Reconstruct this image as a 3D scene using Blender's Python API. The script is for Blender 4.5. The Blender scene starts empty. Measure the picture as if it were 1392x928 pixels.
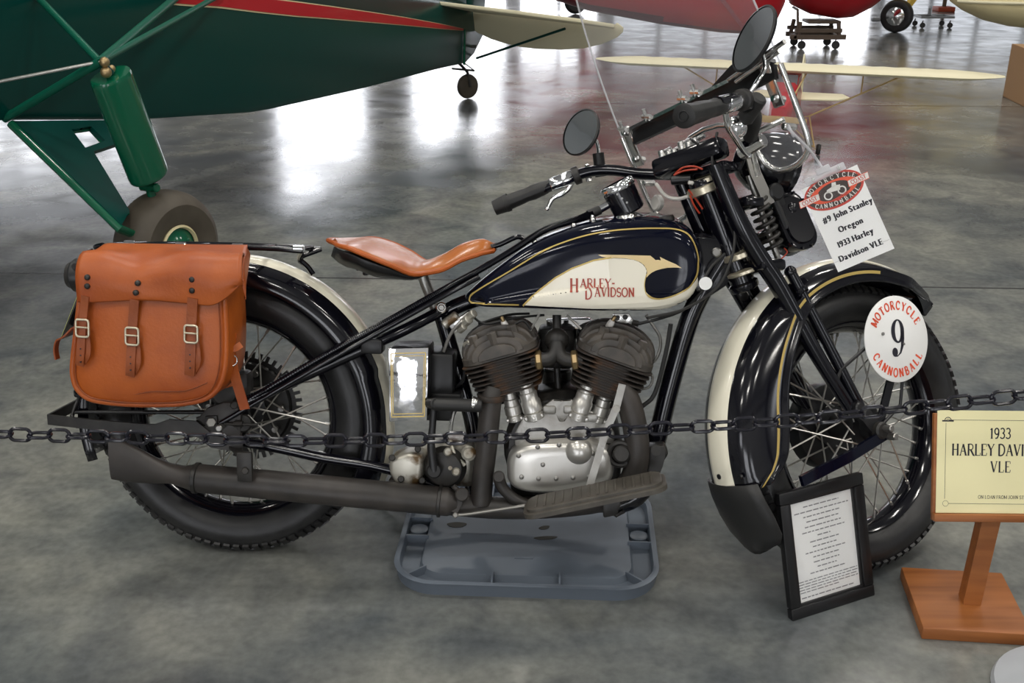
import bpy, bmesh, math, random
from mathutils import Vector, Matrix, Quaternion
from mathutils.bvhtree import BVHTree
V = Vector
rnd = random.Random(7)
scn = bpy.context.scene
COL = scn.collection
R = math.radians
PI = math.pi

# ------------------------------------------------------------------ camera
FPX, PITCH, CAMH, IW, IH = 1420.0, R(22.5), 1.45, 1392.0, 928.0
cam_d = bpy.data.cameras.new('camera')
cam = bpy.data.objects.new('camera', cam_d); COL.objects.link(cam)
cam.location = (0, 0, CAMH); cam.rotation_euler = (PI/2 - PITCH, 0, 0)
cam_d.sensor_width = 36.0; cam_d.lens = 36.0*FPX/IW
cam_d.clip_start = .05; cam_d.clip_end = 200
scn.camera = cam
CP = V((0, 0, CAMH))
CF = V((0, math.cos(PITCH), -math.sin(PITCH))); CU = V((0, math.sin(PITCH), math.cos(PITCH))); CR = V((1, 0, 0))

# ------------------------------------------------------------------ exposure, world
vs = scn.view_settings
vs.view_transform = 'Standard'; vs.look = 'None'; vs.exposure = 0.2; vs.gamma = 1.0; vs.use_curve_mapping = False
world = bpy.data.worlds.new('world'); scn.world = world; world.use_nodes = True
world.node_tree.nodes['Background'].inputs[0].default_value = (.75, .82, .9, 1)
world.node_tree.nodes['Background'].inputs[1].default_value = .3

# ------------------------------------------------------------------ light levels
LAMP_W = 96.0            # each ceiling fixture
WINDOW_E = 4.2           # daylight seen through the translucent hangar doors
LAMPS = [(x, y) for y in (-5.5, -1.2, 3.2, 8.6) for x in (-7.3, -1.9, 3.5, 8.9)]
ROOM = (-15.0, 17.0, -9.0, 24.0, 7.6)

# ------------------------------------------------------------------ materials
def mat(name, col, rough=.5, metal=0.0, coat=0.0, spec=.5, noise=None, bump=None, trans=0, ior=1.5, emit=None):
    """noise=(scale, second colour, contrast lo, hi); bump=(scale, strength)"""
    m = bpy.data.materials.new(name); m.use_nodes = True
    nt = m.node_tree; b = nt.nodes['Principled BSDF']
    b.inputs['Base Color'].default_value = (*col, 1)
    b.inputs['Roughness'].default_value = rough; b.inputs['Metallic'].default_value = metal
    b.inputs['Coat Weight'].default_value = coat; b.inputs['Coat Roughness'].default_value = .05
    b.inputs['Specular IOR Level'].default_value = spec
    b.inputs['Transmission Weight'].default_value = trans; b.inputs['IOR'].default_value = ior
    if emit:
        b.inputs['Emission Color'].default_value = (*emit[0], 1); b.inputs['Emission Strength'].default_value = emit[1]
    tc = None
    if noise or bump:
        tc = nt.nodes.new('ShaderNodeTexCoord')
    if noise:
        n = nt.nodes.new('ShaderNodeTexNoise'); n.inputs['Scale'].default_value = noise[0]; n.inputs['Detail'].default_value = 5
        r = nt.nodes.new('ShaderNodeValToRGB')
        r.color_ramp.elements[0].position = noise[2]; r.color_ramp.elements[1].position = noise[3]
        r.color_ramp.elements[0].color = (*col, 1); r.color_ramp.elements[1].color = (*noise[1], 1)
        nt.links.new(tc.outputs['Object'], n.inputs['Vector']); nt.links.new(n.outputs['Fac'], r.inputs['Fac'])
        nt.links.new(r.outputs['Color'], b.inputs['Base Color'])
    if bump:
        n2 = nt.nodes.new('ShaderNodeTexNoise'); n2.inputs['Scale'].default_value = bump[0]; n2.inputs['Detail'].default_value = 4
        bp = nt.nodes.new('ShaderNodeBump'); bp.inputs['Strength'].default_value = bump[1]; bp.inputs['Distance'].default_value = .01
        nt.links.new(tc.outputs['Object'], n2.inputs['Vector']); nt.links.new(n2.outputs['Fac'], bp.inputs['Height'])
        nt.links.new(bp.outputs['Normal'], b.inputs['Normal'])
    return m

M = {}
M['black'] = mat('gloss_black_enamel', (.004, .004, .007), .12, spec=.55)
M['tank'] = mat('tank_black_enamel', (.003, .004, .012), .09, spec=.32)
M['satin'] = mat('satin_black', (.008, .008, .009), .38)
M['soot'] = mat('oily_black_casting', (.013, .012, .011), .45, noise=(30, (.035, .031, .027), .45, .75))
M['cream'] = mat('cream_enamel', (.86, .82, .67), .22, coat=.4)
M['panel'] = mat('ivory_enamel', (.93, .88, .74), .22, coat=.2)
M['gold'] = mat('gold_pinstripe', (.55, .40, .12), .35, metal=.3)
M['tan'] = mat('tan_emblem_paint', (.80, .62, .32), .25, coat=.4)
M['red'] = mat('rust_red_lettering', (.42, .06, .03), .35)
M['chrome'] = mat('chrome', (.82, .82, .83), .08, metal=1)
M['nickel'] = mat('worn_nickel', (.78, .77, .75), .2, metal=1, bump=(60, .08))
M['plated'] = mat('wavy_bright_plate', (.85, .85, .86), .07, metal=1, bump=(9, .35))
M['board'] = mat('worn_footboard_rubber', (.052, .046, .038), .5, noise=(30, (.082, .073, .060), .4, .7))
M['ring'] = mat('pale_bearing_ring', (.62, .56, .42), .3, metal=.7)
M['alu'] = mat('dull_aluminium', (.40, .39, .365), .40, metal=.75, noise=(14, (.20, .185, .165), .45, .8), bump=(80, .1))
M['cover'] = mat('polished_case_aluminium', (.56, .545, .51), .30, metal=.75, noise=(9, (.36, .335, .29), .5, .85))
M['oily'] = mat('oil_stained_aluminium', (.48, .46, .40), .35, metal=.6, noise=(22, (.10, .06, .025), .48, .62))
M['steel'] = mat('bare_steel', (.33, .32, .30), .36, metal=.9)
M['brass'] = mat('aged_brass', (.40, .29, .15), .38, metal=.85)
M['exhaust'] = mat('heat_stained_exhaust_paint', (.026, .023, .021), .46, noise=(12, (.052, .044, .039), .4, .7))
M['iron'] = mat('rusty_cast_iron', (.030, .024, .020), .62, noise=(16, (.11, .045, .012), .5, .72))
M['head'] = mat('dark_cast_iron', (.058, .052, .046), .45, noise=(20, (.13, .11, .09), .42, .72))
M['rubber'] = mat('black_rubber', (.016, .016, .016), .5)
M['tyre'] = mat('tyre_rubber', (.010, .010, .011), .42, noise=(18, (.018, .018, .018), .4, .7), bump=(60, .08))
M['spoke'] = mat('galvanised_spoke', (.62, .60, .56), .3, metal=.9)
M['leather'] = mat('tan_saddle_leather', (.43, .094, .010), .42, noise=(7, (.29, .052, .007), .42, .72), bump=(140, .06))
M['leatherd'] = mat('dark_strap_leather', (.30, .070, .015), .5, noise=(20, (.20, .045, .012), .4, .7), bump=(120, .12))
M['seatl'] = mat('polished_saddle_leather', (.42, .130, .026), .27, coat=.1, noise=(9, (.40, .105, .028), .42, .72), bump=(120, .06))
M['white'] = mat('white_enamel', (.92, .92, .90), .25)
M['paper'] = mat('white_card', (.90, .90, .89), .4)
M['cream_paper'] = mat('pale_yellow_card', (.86, .80, .47), .5)
M['ink'] = mat('black_ink', (.012, .011, .02), .5)
M['grey_ink'] = mat('grey_print', (.25, .25, .26), .5)
M['faint_ink'] = mat('faint_grey_line', (.45, .45, .44), .5)
M['orange'] = mat('orange_red_print', (.80, .10, .04), .4)
M['logo_red'] = mat('dark_red_print', (.55, .05, .03), .4)
M['logo_dark'] = mat('charcoal_print', (.05, .035, .03), .4)
M['wood'] = mat('varnished_wood', (.36, .125, .032), .45)
M['frame'] = mat('black_picture_frame', (.008, .008, .009), .35)
M['tray'] = mat('grey_plastic', (.125, .15, .185), .42)
M['oil'] = mat('dark_oil', (.035, .032, .022), .2)
M['chain'] = mat('black_plastic_chain', (.009, .009, .015), .22)
M['green'] = mat('dark_green_dope', (.0, .046, .037), .28, spec=.3)
M['green2'] = mat('bright_green_paint', (.003, .10, .048), .14, spec=.6)
M['redp'] = mat('red_aircraft_paint', (.50, .008, .018), .3, coat=.2)
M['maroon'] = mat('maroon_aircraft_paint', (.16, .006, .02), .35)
M['fabric'] = mat('cream_aircraft_fabric', (.80, .74, .52), .5)
M['ivory'] = mat('pale_cream_aircraft_paint', (.76, .66, .38), .4)
M['yellow'] = mat('yellow_aircraft_paint', (.72, .50, .10), .4)
M['balsa'] = mat('pale_wood_strip', (.55, .38, .17), .5)
M['cardboard'] = mat('brown_cardboard', (.42, .25, .12), .7)
M['rust'] = mat('brown_steel_dolly', (.10, .07, .05), .55)
M['grey'] = mat('grey_metal', (.22, .23, .24), .45, metal=.4)
M['brown_tyre'] = mat('dusty_brown_tyre', (.060, .048, .034), .6, noise=(8, (.09, .075, .055), .4, .7))
M['plinth'] = mat('pale_grey_plastic_base', (.42, .44, .47), .4)
M['olive'] = mat('olive_grey_mirror_surround', (.03, .03, .03), .3)
M['mirror'] = mat('mirror_glass', (.80, .84, .84), .03, metal=1)
M['wire_red'] = mat('red_wire', (.45, .05, .02), .4)
M['wire_white'] = mat('white_cable', (.75, .73, .68), .4)
M['ceram'] = mat('white_ceramic', (.80, .78, .74), .25)
M['plate_yellow'] = mat('yellow_green_licence_plate', (.55, .55, .16), .4)

# varnished wood with grain
def grain(m, col2, scale, axis=0):
    nt = m.node_tree; b = nt.nodes['Principled BSDF']
    tc = nt.nodes.new('ShaderNodeTexCoord'); mp = nt.nodes.new('ShaderNodeMapping')
    s = [scale*6]*3; s[axis] = scale*.35; mp.inputs['Scale'].default_value = s
    n = nt.nodes.new('ShaderNodeTexNoise'); n.inputs['Scale'].default_value = 1; n.inputs['Detail'].default_value = 6
    r = nt.nodes.new('ShaderNodeValToRGB'); c = b.inputs['Base Color'].default_value[:]
    r.color_ramp.elements[0].color = c; r.color_ramp.elements[1].color = (*col2, 1)
    r.color_ramp.elements[0].position = .4; r.color_ramp.elements[1].position = .68
    for a, z in ((tc.outputs['Object'], mp.inputs['Vector']), (mp.outputs['Vector'], n.inputs['Vector']), (n.outputs['Fac'], r.inputs['Fac']), (r.outputs['Color'], b.inputs['Base Color'])):
        nt.links.new(a, z)
grain(M['wood'], (.25, .078, .018), 6)

# clear sheet: mostly transparent with a slight haze and a sheen
def clear(name, haze, gloss, tint=(1, 1, 1)):
    m = bpy.data.materials.new(name); m.use_nodes = True; nt = m.node_tree; nt.nodes.clear()
    o = nt.nodes.new('ShaderNodeOutputMaterial'); t = nt.nodes.new('ShaderNodeBsdfTransparent'); t.inputs[0].default_value = (*tint, 1)
    d = nt.nodes.new('ShaderNodeBsdfDiffuse'); d.inputs[0].default_value = (.75, .75, .78, 1)
    g = nt.nodes.new('ShaderNodeBsdfGlossy'); g.inputs['Roughness'].default_value = .05
    a = nt.nodes.new('ShaderNodeMixShader'); a.inputs[0].default_value = haze
    f = nt.nodes.new('ShaderNodeMath'); f.operation = 'MULTIPLY_ADD'; lw = nt.nodes.new('ShaderNodeLayerWeight'); lw.inputs[0].default_value = .25
    nt.links.new(lw.outputs['Facing'], f.inputs[0]); f.inputs[1].default_value = gloss*.5; f.inputs[2].default_value = gloss*.08
    c = nt.nodes.new('ShaderNodeMixShader')
    nt.links.new(t.outputs[0], a.inputs[1]); nt.links.new(d.outputs[0], a.inputs[2])
    nt.links.new(f.outputs[0], c.inputs[0]); nt.links.new(a.outputs[0], c.inputs[1]); nt.links.new(g.outputs[0], c.inputs[2])
    nt.links.new(c.outputs[0], o.inputs['Surface'])
    return m
M['clear'] = clear('clear_windshield_sheet', .075, .22)
M['edge'] = clear('bright_sheet_edge', .5, .3)
M['pane'] = clear('picture_glass', .0, .42)
M['vinyl'] = clear('clear_vinyl', .10, .3)
M['sleeve'] = clear('clear_card_sleeve', .0, .10)

# concrete floor
def concrete():
    m = mat('polished_concrete', (.2, .2, .2), .25)
    nt = m.node_tree; b = nt.nodes['Principled BSDF']; L = nt.links.new
    tc = nt.nodes.new('ShaderNodeTexCoord')
    def noise(scale, detail, dist=0):
        n = nt.nodes.new('ShaderNodeTexNoise'); n.inputs['Scale'].default_value = scale; n.inputs['Detail'].default_value = detail
        n.inputs['Distortion'].default_value = dist; L(tc.outputs['Object'], n.inputs['Vector']); return n.outputs['Fac']
    def ramp(f, p0, c0, p1, c1):
        r = nt.nodes.new('ShaderNodeValToRGB'); e = r.color_ramp.elements
        e[0].position = p0; e[0].color = (*c0, 1); e[1].position = p1; e[1].color = (*c1, 1); L(f, r.inputs['Fac']); return r.outputs['Color']
    def mix(a, c, f, blend='MIX'):
        x = nt.nodes.new('ShaderNodeMix'); x.data_type = 'RGBA'; x.blend_type = blend
        if isinstance(f, float): x.inputs['Factor'].default_value = f
        else: L(f, x.inputs['Factor'])
        L(a, x.inputs['A']); L(c, x.inputs['B']); return x.outputs['Result']
    big = ramp(noise(1.3, 3, .6), .38, (.112, .125, .134), .63, (.255, .258, .235))
    mid = ramp(noise(5.5, 6, .9), .30, (.60, .61, .64), .72, (1.12, 1.11, 1.06))
    fine = ramp(noise(42, 6), .3, (.82, .82, .82), .7, (1.10, 1.10, 1.10))
    c = mix(mix(big, mid, 1.0, 'MULTIPLY'), fine, 1.0, 'MULTIPLY')
    # saw-cut joints at fixed places in the slab
    sep = nt.nodes.new('ShaderNodeSeparateXYZ'); L(tc.outputs['Object'], sep.inputs[0])
    def line(src, at, slope, w):
        s = nt.nodes.new('ShaderNodeMath'); s.operation = 'MULTIPLY_ADD'; L(sep.outputs['X'], s.inputs[0]); s.inputs[1].default_value = slope; s.inputs[2].default_value = at
        d = nt.nodes.new('ShaderNodeMath'); d.operation = 'COMPARE'; L(sep.outputs[src], d.inputs[0]); L(s.outputs[0], d.inputs[1]); d.inputs[2].default_value = w
        return d.outputs[0]
    dark = nt.nodes.new('ShaderNodeRGB'); dark.outputs[0].default_value = (.055, .055, .055, 1)
    for at in (4.17, 8.55, 12.9, -.2):
        c = mix(c, dark.outputs[0], line('Y', at, -.047, .008 if at < 5 else .02))
    L(c, b.inputs['Base Color'])
    rr = ramp(noise(3.2, 5, .5), .3, (.13,)*3, .75, (.27,)*3); L(rr, b.inputs['Roughness'])
    bp = nt.nodes.new('ShaderNodeBump'); bp.inputs['Strength'].default_value = .035; bp.inputs['Distance'].default_value = .02
    L(noise(3.0, 3), bp.inputs['Height']); L(bp.outputs['Normal'], b.inputs['Normal'])
    b.inputs['Specular IOR Level'].default_value = .62
    return m
M['concrete'] = concrete()
M['wall'] = mat('pale_wall_panel', (.52, .53, .54), .6)
M['wall_far'] = mat('grey_hangar_door', (.27, .26, .26), .6)
M['ceiling'] = mat('white_ceiling_sheet', (.62, .62, .62), .7)
M['daylight_low'] = mat('dim_daylit_panel', (.8, .8, .8), .5, emit=((.86, .91, 1.0), WINDOW_E*.24))
M['daylight'] = mat('daylit_translucent_panel', (.8, .8, .8), .5, emit=((.92, .94, 1.0), WINDOW_E))
M['lamp'] = mat('lamp_housing', (.6, .6, .6), .4)

# ------------------------------------------------------------------ mesh builder
def basis(n, hint=None):
    n = V(n).normalized()
    h = V(hint) if hint else (V((0, 0, 1)) if abs(n.z) < .9 else V((1, 0, 0)))
    x = h.cross(n).normalized(); y = n.cross(x)
    return x, y, n

def smooth_path(pts, k=6, closed=False):
    pts = [V(p) for p in pts]; n = len(pts); out = []
    rng = range(n if closed else n-1)
    for i in rng:
        if closed: p0, p1, p2, p3 = pts[i-1], pts[i], pts[(i+1) % n], pts[(i+2) % n]
        else:
            p1, p2 = pts[i], pts[i+1]; p0 = pts[i-1] if i else p1*2-p2; p3 = pts[i+2] if i+2 < n else p2*2-p1
        for j in range(k):
            t = j/k
            out.append(.5*((2*p1)+(p2-p0)*t+(2*p0-5*p1+4*p2-p3)*t*t+(3*p1-p0-3*p2+p3)*t**3))
    if not closed: out.append(pts[-1].copy())
    return out

class MB:
    def __init__(s): s.bm = bmesh.new(); s.mi = 0
    def use(s, i): s.mi = i; return s
    def face(s, vs):
        try:
            f = s.bm.faces.new(vs); f.material_index = s.mi; return f
        except ValueError: return None
    def ring(s, pts): return [s.bm.verts.new(p) for p in pts]
    def skin(s, rings, closed=True, cap=True, loop=False):
        n = len(rings[0])
        pairs = list(zip(rings, rings[1:])) + ([(rings[-1], rings[0])] if loop else [])
        for a, b in pairs:
            for i in range(n if closed else n-1):
                j = (i+1) % n; s.face([a[i], a[j], b[j], b[i]])
        if cap and not loop and closed:
            s.face(rings[0][::-1]); s.face(rings[-1])
        return s
    def loft(s, rings, closed=True, cap=True, loop=False): return s.skin([s.ring(r) for r in rings], closed, cap, loop)
    def tube(s, pts, r, n=10, sm=0, closed=False, cap=True, flat=None):
        """r: one radius or one per point; flat=(hint, w, h) makes a rectangular strap section"""
        pts = [V(p) for p in pts]
        if isinstance(r, (list, tuple)): rs = list(r)
        else: rs = [r]*len(pts)
        if sm:
            q = smooth_path(pts, sm, closed); m = len(q)
            if closed: rs = [rs[0]]*m
            else: rs = [rs[int(i/sm)]*(1-(i/sm) % 1)+rs[min(int(i/sm)+1, len(rs)-1)]*((i/sm) % 1) for i in range(m)]
            pts = q
        rings = []; px = None; m = len(pts)
        for i, p in enumerate(pts):
            if closed: t = pts[(i+1) % m]-pts[i-1]
            else: t = pts[min(i+1, m-1)]-pts[max(i-1, 0)]
            if t.length < 1e-9: t = V((0, 0, 1))
            t.normalize()
            if flat:
                h = V(flat[0]); y = (h-t*h.dot(t)).normalized(); x = y.cross(t)
                w, hh = flat[2]/2, flat[1]/2
                rings.append([p+x*a*w+y*b*hh for a, b in ((-1, -1), (1, -1), (1, 1), (-1, 1))])
                continue
            if px is None: x, y, _ = basis(t)
            else:
                x = px-t*px.dot(t); x.normalize(); y = t.cross(x)
            px = x
            rings.append([p+(x*math.cos(a)+y*math.sin(a))*rs[i] for a in (2*PI*k/n for k in range(n))])
        return s.loft(rings, True, cap, closed)
    def lathe(s, prof, o, ax, n=24, cap=True, hint=None, a0=0, a1=2*PI):
        """prof: (radius, height along ax)"""
        x, y, z = basis(ax, hint); o = V(o); full = abs(a1-a0) > 2*PI-1e-4
        k = n if full else n+1
        rings = [[o+z*h+(x*math.cos(a)+y*math.sin(a))*max(r, 1e-5) for a in (a0+(a1-a0)*i/n for i in range(k))] for r, h in prof]
        return s.loft(rings, full, cap and full)
    def cyl(s, a, b, r, n=16, bev=0, r2=None):
        a, b = V(a), V(b); L = (b-a).length; r2 = r if r2 is None else r2; e = min(bev, r*.6, L*.4)
        prof = [(r-e, 0), (r, e), (r2, L-e), (r2-e, L)] if e else [(r, 0), (r2, L)]
        return s.lathe(prof, a, b-a, n)
    def torus(s, o, ax, R0, r, n=32, m=10):
        x, y, z = basis(ax); o = V(o)
        return s.tube([o+(x*math.cos(2*PI*i/n)+y*math.sin(2*PI*i/n))*R0 for i in range(n)], r, m, closed=True)
    def sphere(s, o, r, sc=(1, 1, 1), ax=(0, 0, 1), n=16, m=8):
        x, y, z = basis(ax); o = V(o)
        rings = []
        for i in range(m+1):
            t = PI*i/m; rr = max(math.sin(t), 1e-3)*r; h = -math.cos(t)*r
            rings.append([o+x*math.cos(a)*rr*sc[0]+y*math.sin(a)*rr*sc[1]+z*h*sc[2] for a in (2*PI*k/n for k in range(n))])
        return s.loft(rings)
    def box(s, c, size, ax=None, bev=0.0):
        c = V(c); x, y, z = ax if ax else (V((1, 0, 0)), V((0, 1, 0)), V((0, 0, 1)))
        dx, dy, dz = (q/2 for q in size)
        p = [c+x*dx*a+y*dy*b for a, b in ((-1, -1), (1, -1), (1, 1), (-1, 1))]
        return s.prism([q-z*dz for q in p], z*dz*2, bev)
    def prism(s, poly, ext, bev=0.0, seg=2):
        ext = V(ext); a = s.ring(poly); b = s.ring([V(p)+ext for p in poly]); n = len(a); fs = []
        for i in range(n): fs.append(s.face([a[i], a[(i+1) % n], b[(i+1) % n], b[i]]))
        fs += [s.face(a[::-1]), s.face(b)]
        if bev:
            es = list({e for f in fs if f for e in f.edges})
            bmesh.ops.bevel(s.bm, geom=es, offset=bev, segments=seg, affect='EDGES', profile=.5, clamp_overlap=True, material=-1)
        return s
    def build(s, name, mats, parent=None, org=None, ang=40, smooth=True, data_only=False):
        if org is not None:
            bmesh.ops.translate(s.bm, verts=s.bm.verts, vec=-V(org))
        bmesh.ops.recalc_face_normals(s.bm, faces=s.bm.faces)
        me = bpy.data.meshes.new(name); s.bm.to_mesh(me); s.bm.free()
        for m in (mats if isinstance(mats, (list, tuple)) else [mats]): me.materials.append(M[m] if isinstance(m, str) else m)
        if smooth:
            me.polygons.foreach_set('use_smooth', [True]*len(me.polygons)); me.set_sharp_from_angle(angle=R(ang))
        if data_only: return me
        o = bpy.data.objects.new(name, me); COL.objects.link(o)
        if parent: o.parent = parent
        return o

def tag(o, label=None, cat=None, group=None, kind=None):
    if label: o['label'] = label
    if cat: o['category'] = cat
    if group: o['group'] = group
    if kind: o['kind'] = kind
    return o
def thing(name, loc, label, cat, group=None, matrix=None):
    o = bpy.data.objects.new(name, None); COL.objects.link(o); o.empty_display_size = .05
    if matrix is not None: o.matrix_world = matrix
    else: o.location = loc
    return tag(o, label, cat, group)
def copy_tree(o, parent=None):
    c = o.copy(); COL.objects.link(c)
    if parent: c.parent = parent
    for ch in list(o.children): copy_tree(ch, c)
    return c

# ------------------------------------------------------------------ measuring: where a sight line of the photograph meets a real plane
def ray(x, y): return CF+CR*((x-IW/2)/FPX)-CU*((y-IH/2)/FPX)
def hit(x, y, p, n):
    d = ray(x, y); t = (V(p)-CP).dot(n)/d.dot(n); return CP+d*t
def G(x, y, z=0.0): return hit(x, y, (0, 0, z), V((0, 0, 1)))
class Frame:
    """axes a (forward), u (up), r (towards the near side); p() measures on the plane at lateral offset o"""
    def __init__(s, org, a, u, r): s.o, s.a, s.u, s.r = V(org), V(a), V(u), V(r)
    def w(s, x, o, z): return s.o+s.a*x+s.r*o+s.u*z
    def pw(s, x, y, o=0.0): return hit(x, y, s.o+s.r*o, s.r)
LEAN, HEAD = R(11), R(-4.6)
A0 = G(330, 742)
ba = V((math.cos(HEAD), math.sin(HEAD), 0)); bn = V((-ba.y, ba.x, 0)); zz = V((0, 0, 1))
bu = zz*math.cos(LEAN)+bn*math.sin(LEAN); br = zz*math.sin(LEAN)-bn*math.cos(LEAN)
FB = Frame(A0, ba, bu, br)
MBIKE = Matrix(((ba.x, -br.x, bu.x, A0.x), (ba.y, -br.y, bu.y, A0.y), (ba.z, -br.z, bu.z, A0.z), (0, 0, 0, 1)))
INV = MBIKE.inverted()
hd0, hd1 = FB.pw(958, 250), FB.pw(1010, 385)
sax = (hd0-hd1).normalized(); sq = Quaternion(sax, R(34))
FS = Frame(hd1, sq @ ba, sq @ bu, sq @ br)
def L_(p): return INV @ p
def B(x, y, o=0.0): return L_(FB.pw(x, y, o))
def BL(x, o, z): return V((x, -o, z))
def S(x, y, o=0.0): return L_(FS.pw(x, y, o))
def SL(x, o, z): return L_(FS.w(x, o, z))
def Bs(*t): return [B(*p) for p in t]
def Ss(*t): return [S(*p) for p in t]
D3 = INV.to_3x3()
s_a, s_u, s_r = D3 @ FS.a, D3 @ FS.u, D3 @ FS.r
b_a, b_u, b_r = V((1, 0, 0)), V((0, 0, 1)), V((0, -1, 0))

# ------------------------------------------------------------------ lettering
GL = {}
def make_glyphs(chars):
    obs = []
    for c in chars:
        cu = bpy.data.curves.new('glyph', 'FONT'); cu.body = c; cu.size = 1; cu.resolution_u = 3
        o = bpy.data.objects.new('glyph', cu); COL.objects.link(o); obs.append((c, o, cu))
    dg = bpy.context.evaluated_depsgraph_get(); dg.update()
    for c, o, cu in obs:
        me = bpy.data.meshes.new_from_object(o.evaluated_get(dg))
        vs = [(v.co.x, v.co.y) for v in me.vertices]; fs = [tuple(p.vertices) for p in me.polygons]
        x0 = min((v[0] for v in vs), default=0); x1 = max((v[0] for v in vs), default=.3)
        GL[c] = ([(v[0]-x0, v[1]) for v in vs], fs, x1-x0)
        bpy.data.objects.remove(o); bpy.data.meshes.remove(me); bpy.data.curves.remove(cu)
make_glyphs('#9JohnStaleyOreg1933HarleyDavidsonVLEMOTORCYCLANNBSTUW0123456')
def text_tris(s, size, squeeze=1.0, gap=.09):
    """list of polygons in 2D, laid out from x=0 on the base line; returns polys, width"""
    x = 0; out = []
    for c in s:
        if c == ' ': x += .30*size*squeeze; continue
        vs, fs, w = GL[c]
        for f in fs: out.append([(x+vs[i][0]*size*squeeze, vs[i][1]*size) for i in f])
        x += (w*squeeze+gap)*size
    return out, x-gap*size
# serif capitals: strokes as (thickness factor, points)
def arc(cx, cy, rx, ry, a0, a1, n=10): return [(cx+rx*math.cos(R(a0+(a1-a0)*i/n)), cy+ry*math.sin(R(a0+(a1-a0)*i/n))) for i in range(n+1)]
def sv(x, y0=0, y1=1, w=.1, a=True, b=True):
    q = [(1, [(x, y0), (x, y1)])]
    if a: q.append((.45, [(x-w, y0), (x+w, y0)]))
    if b: q.append((.45, [(x-w, y1), (x+w, y1)]))
    return q
SER = {
 'H': (.8, sv(.15)+sv(.65)+[(.45, [(.15, .52), (.65, .52)])]),
 'A': (.84, [(.5, [(.12, 0), (.42, 1)]), (1, [(.42, 1), (.72, 0)]), (.45, [(.22, .36), (.6, .36)]), (.4, [(.02, 0), (.22, 0)]), (.4, [(.6, 0), (.84, 0)])]),
 'R': (.78, sv(.15)+[(.6, [(.15, 1), (.4, 1)]+arc(.4, .75, .22, .25, 90, -90)+[(.15, .5)]), (1, [(.38, .5), (.7, 0), (.8, 0)])]),
 'L': (.66, sv(.15)+[(.45, [(.15, 0), (.6, 0), (.62, .22)])]),
 'E': (.68, sv(.15)+[(.45, [(.62, .8), (.6, 1), (.15, 1)]), (.45, [(.15, .52), (.48, .52)]), (.45, [(.15, 0), (.6, 0), (.64, .22)])]),
 'Y': (.76, [(1, [(.1, 1), (.4, .5)]), (.5, [(.7, 1), (.4, .5)])]+sv(.4, 0, .5, .1, True, False)+[(.4, [(.0, 1), (.2, 1)]), (.4, [(.6, 1), (.8, 1)])]),
 'D': (.82, sv(.15)+[(.8, [(.15, 1), (.35, 1)]+arc(.35, .5, .38, .5, 90, -90, 14)+[(.15, 0)])]),
 'V': (.8, [(1, [(.1, 1), (.4, 0)]), (.5, [(.4, 0), (.7, 1)]), (.4, [(0, 1), (.2, 1)]), (.4, [(.6, 1), (.8, 1)])]),
 'I': (.32, sv(.16)),
 'S': (.62, [(.8, arc(.31, .74, .23, .25, 20, 270, 12)+arc(.31, .25, .25, .25, 90, -160, 12))]),
 'O': (.86, [(.85, arc(.43, .5, .36, .5, 0, 360, 22))]),
 'N': (.82, sv(.14, a=True)+[(1, [(.14, 1), (.68, 0)])]+sv(.68, 0, 1, .1, False, True)),
 'M': (1.0, sv(.14)+[(1, [(.14, 1), (.5, .1)]), (.5, [(.5, .1), (.86, 1)])]+sv(.86)),
 'T': (.72, sv(.36, 0, 1, .12, True, False)+[(.5, [(.04, .78), (.06, 1), (.66, 1), (.68, .78)])]),
 'C': (.74, [(.85, arc(.42, .5, .34, .5, 40, 320, 18)), (.5, [(.7, .68), (.7, .95)])]),
 'B': (.74, sv(.15)+[(.7, [(.15, 1), (.38, 1)]+arc(.38, .76, .2, .24, 90, -90)+[(.15, .52)]), (.8, [(.15, .52), (.42, .52)]+arc(.42, .26, .24, .26, 90, -90)+[(.15, 0)])]),
 'F': (.64, sv(.15)+[(.45, [(.6, .8), (.58, 1), (.15, 1)]), (.45, [(.15, .52), (.48, .52)])]),
 'J': (.5, sv(.32, .25, 1, .1, False, True)+[(.8, arc(.17, .22, .15, .22, 0, -160))]),
 '1': (.45, sv(.25, 0, 1, .13, True, False)+[(.5, [(.25, 1), (.08, .84)])]),
 '9': (.62, [(.85, arc(.31, .69, .23, .3, 0, 360, 18)), (.9, [(.54, .69), (.52, .35), (.38, .05), (.15, 0)])]),
 '3': (.6, [(.8, arc(.28, .76, .22, .24, 150, -80, 12)+arc(.27, .26, .26, .26, 80, -150, 12))]),
 '-': (.5, [(.9, [(.08, .5), (.42, .5)])]),
}
def strip2d(pts, w, closed=False):
    out = []; n = len(pts)
    L, Rr = [], []
    for i in range(n):
        a = pts[max(i-1, 0)]; b = pts[min(i+1, n-1)]
        dx, dy = b[0]-a[0], b[1]-a[1]; q = math.hypot(dx, dy) or 1
        nx, ny = -dy/q*w/2, dx/q*w/2
        L.append((pts[i][0]+nx, pts[i][1]+ny)); Rr.append((pts[i][0]-nx, pts[i][1]-ny))
    for i in range(n-1): out.append([L[i], Rr[i], Rr[i+1], L[i+1]])
    return out
def serif_polys(s, size, weight=.13, squeeze=1.0, gap=.06):
    x = 0; out = []
    for c in s:
        if c == ' ': x += .36*size*squeeze; continue
        w, st = SER[c]
        for t, pts in st:
            for q in strip2d([(px*squeeze, py) for px, py in pts], weight*t): out.append([(x+a*size, b*size) for a, b in q])
        x += (w*squeeze+gap)*size
    return out, x-gap*size
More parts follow.
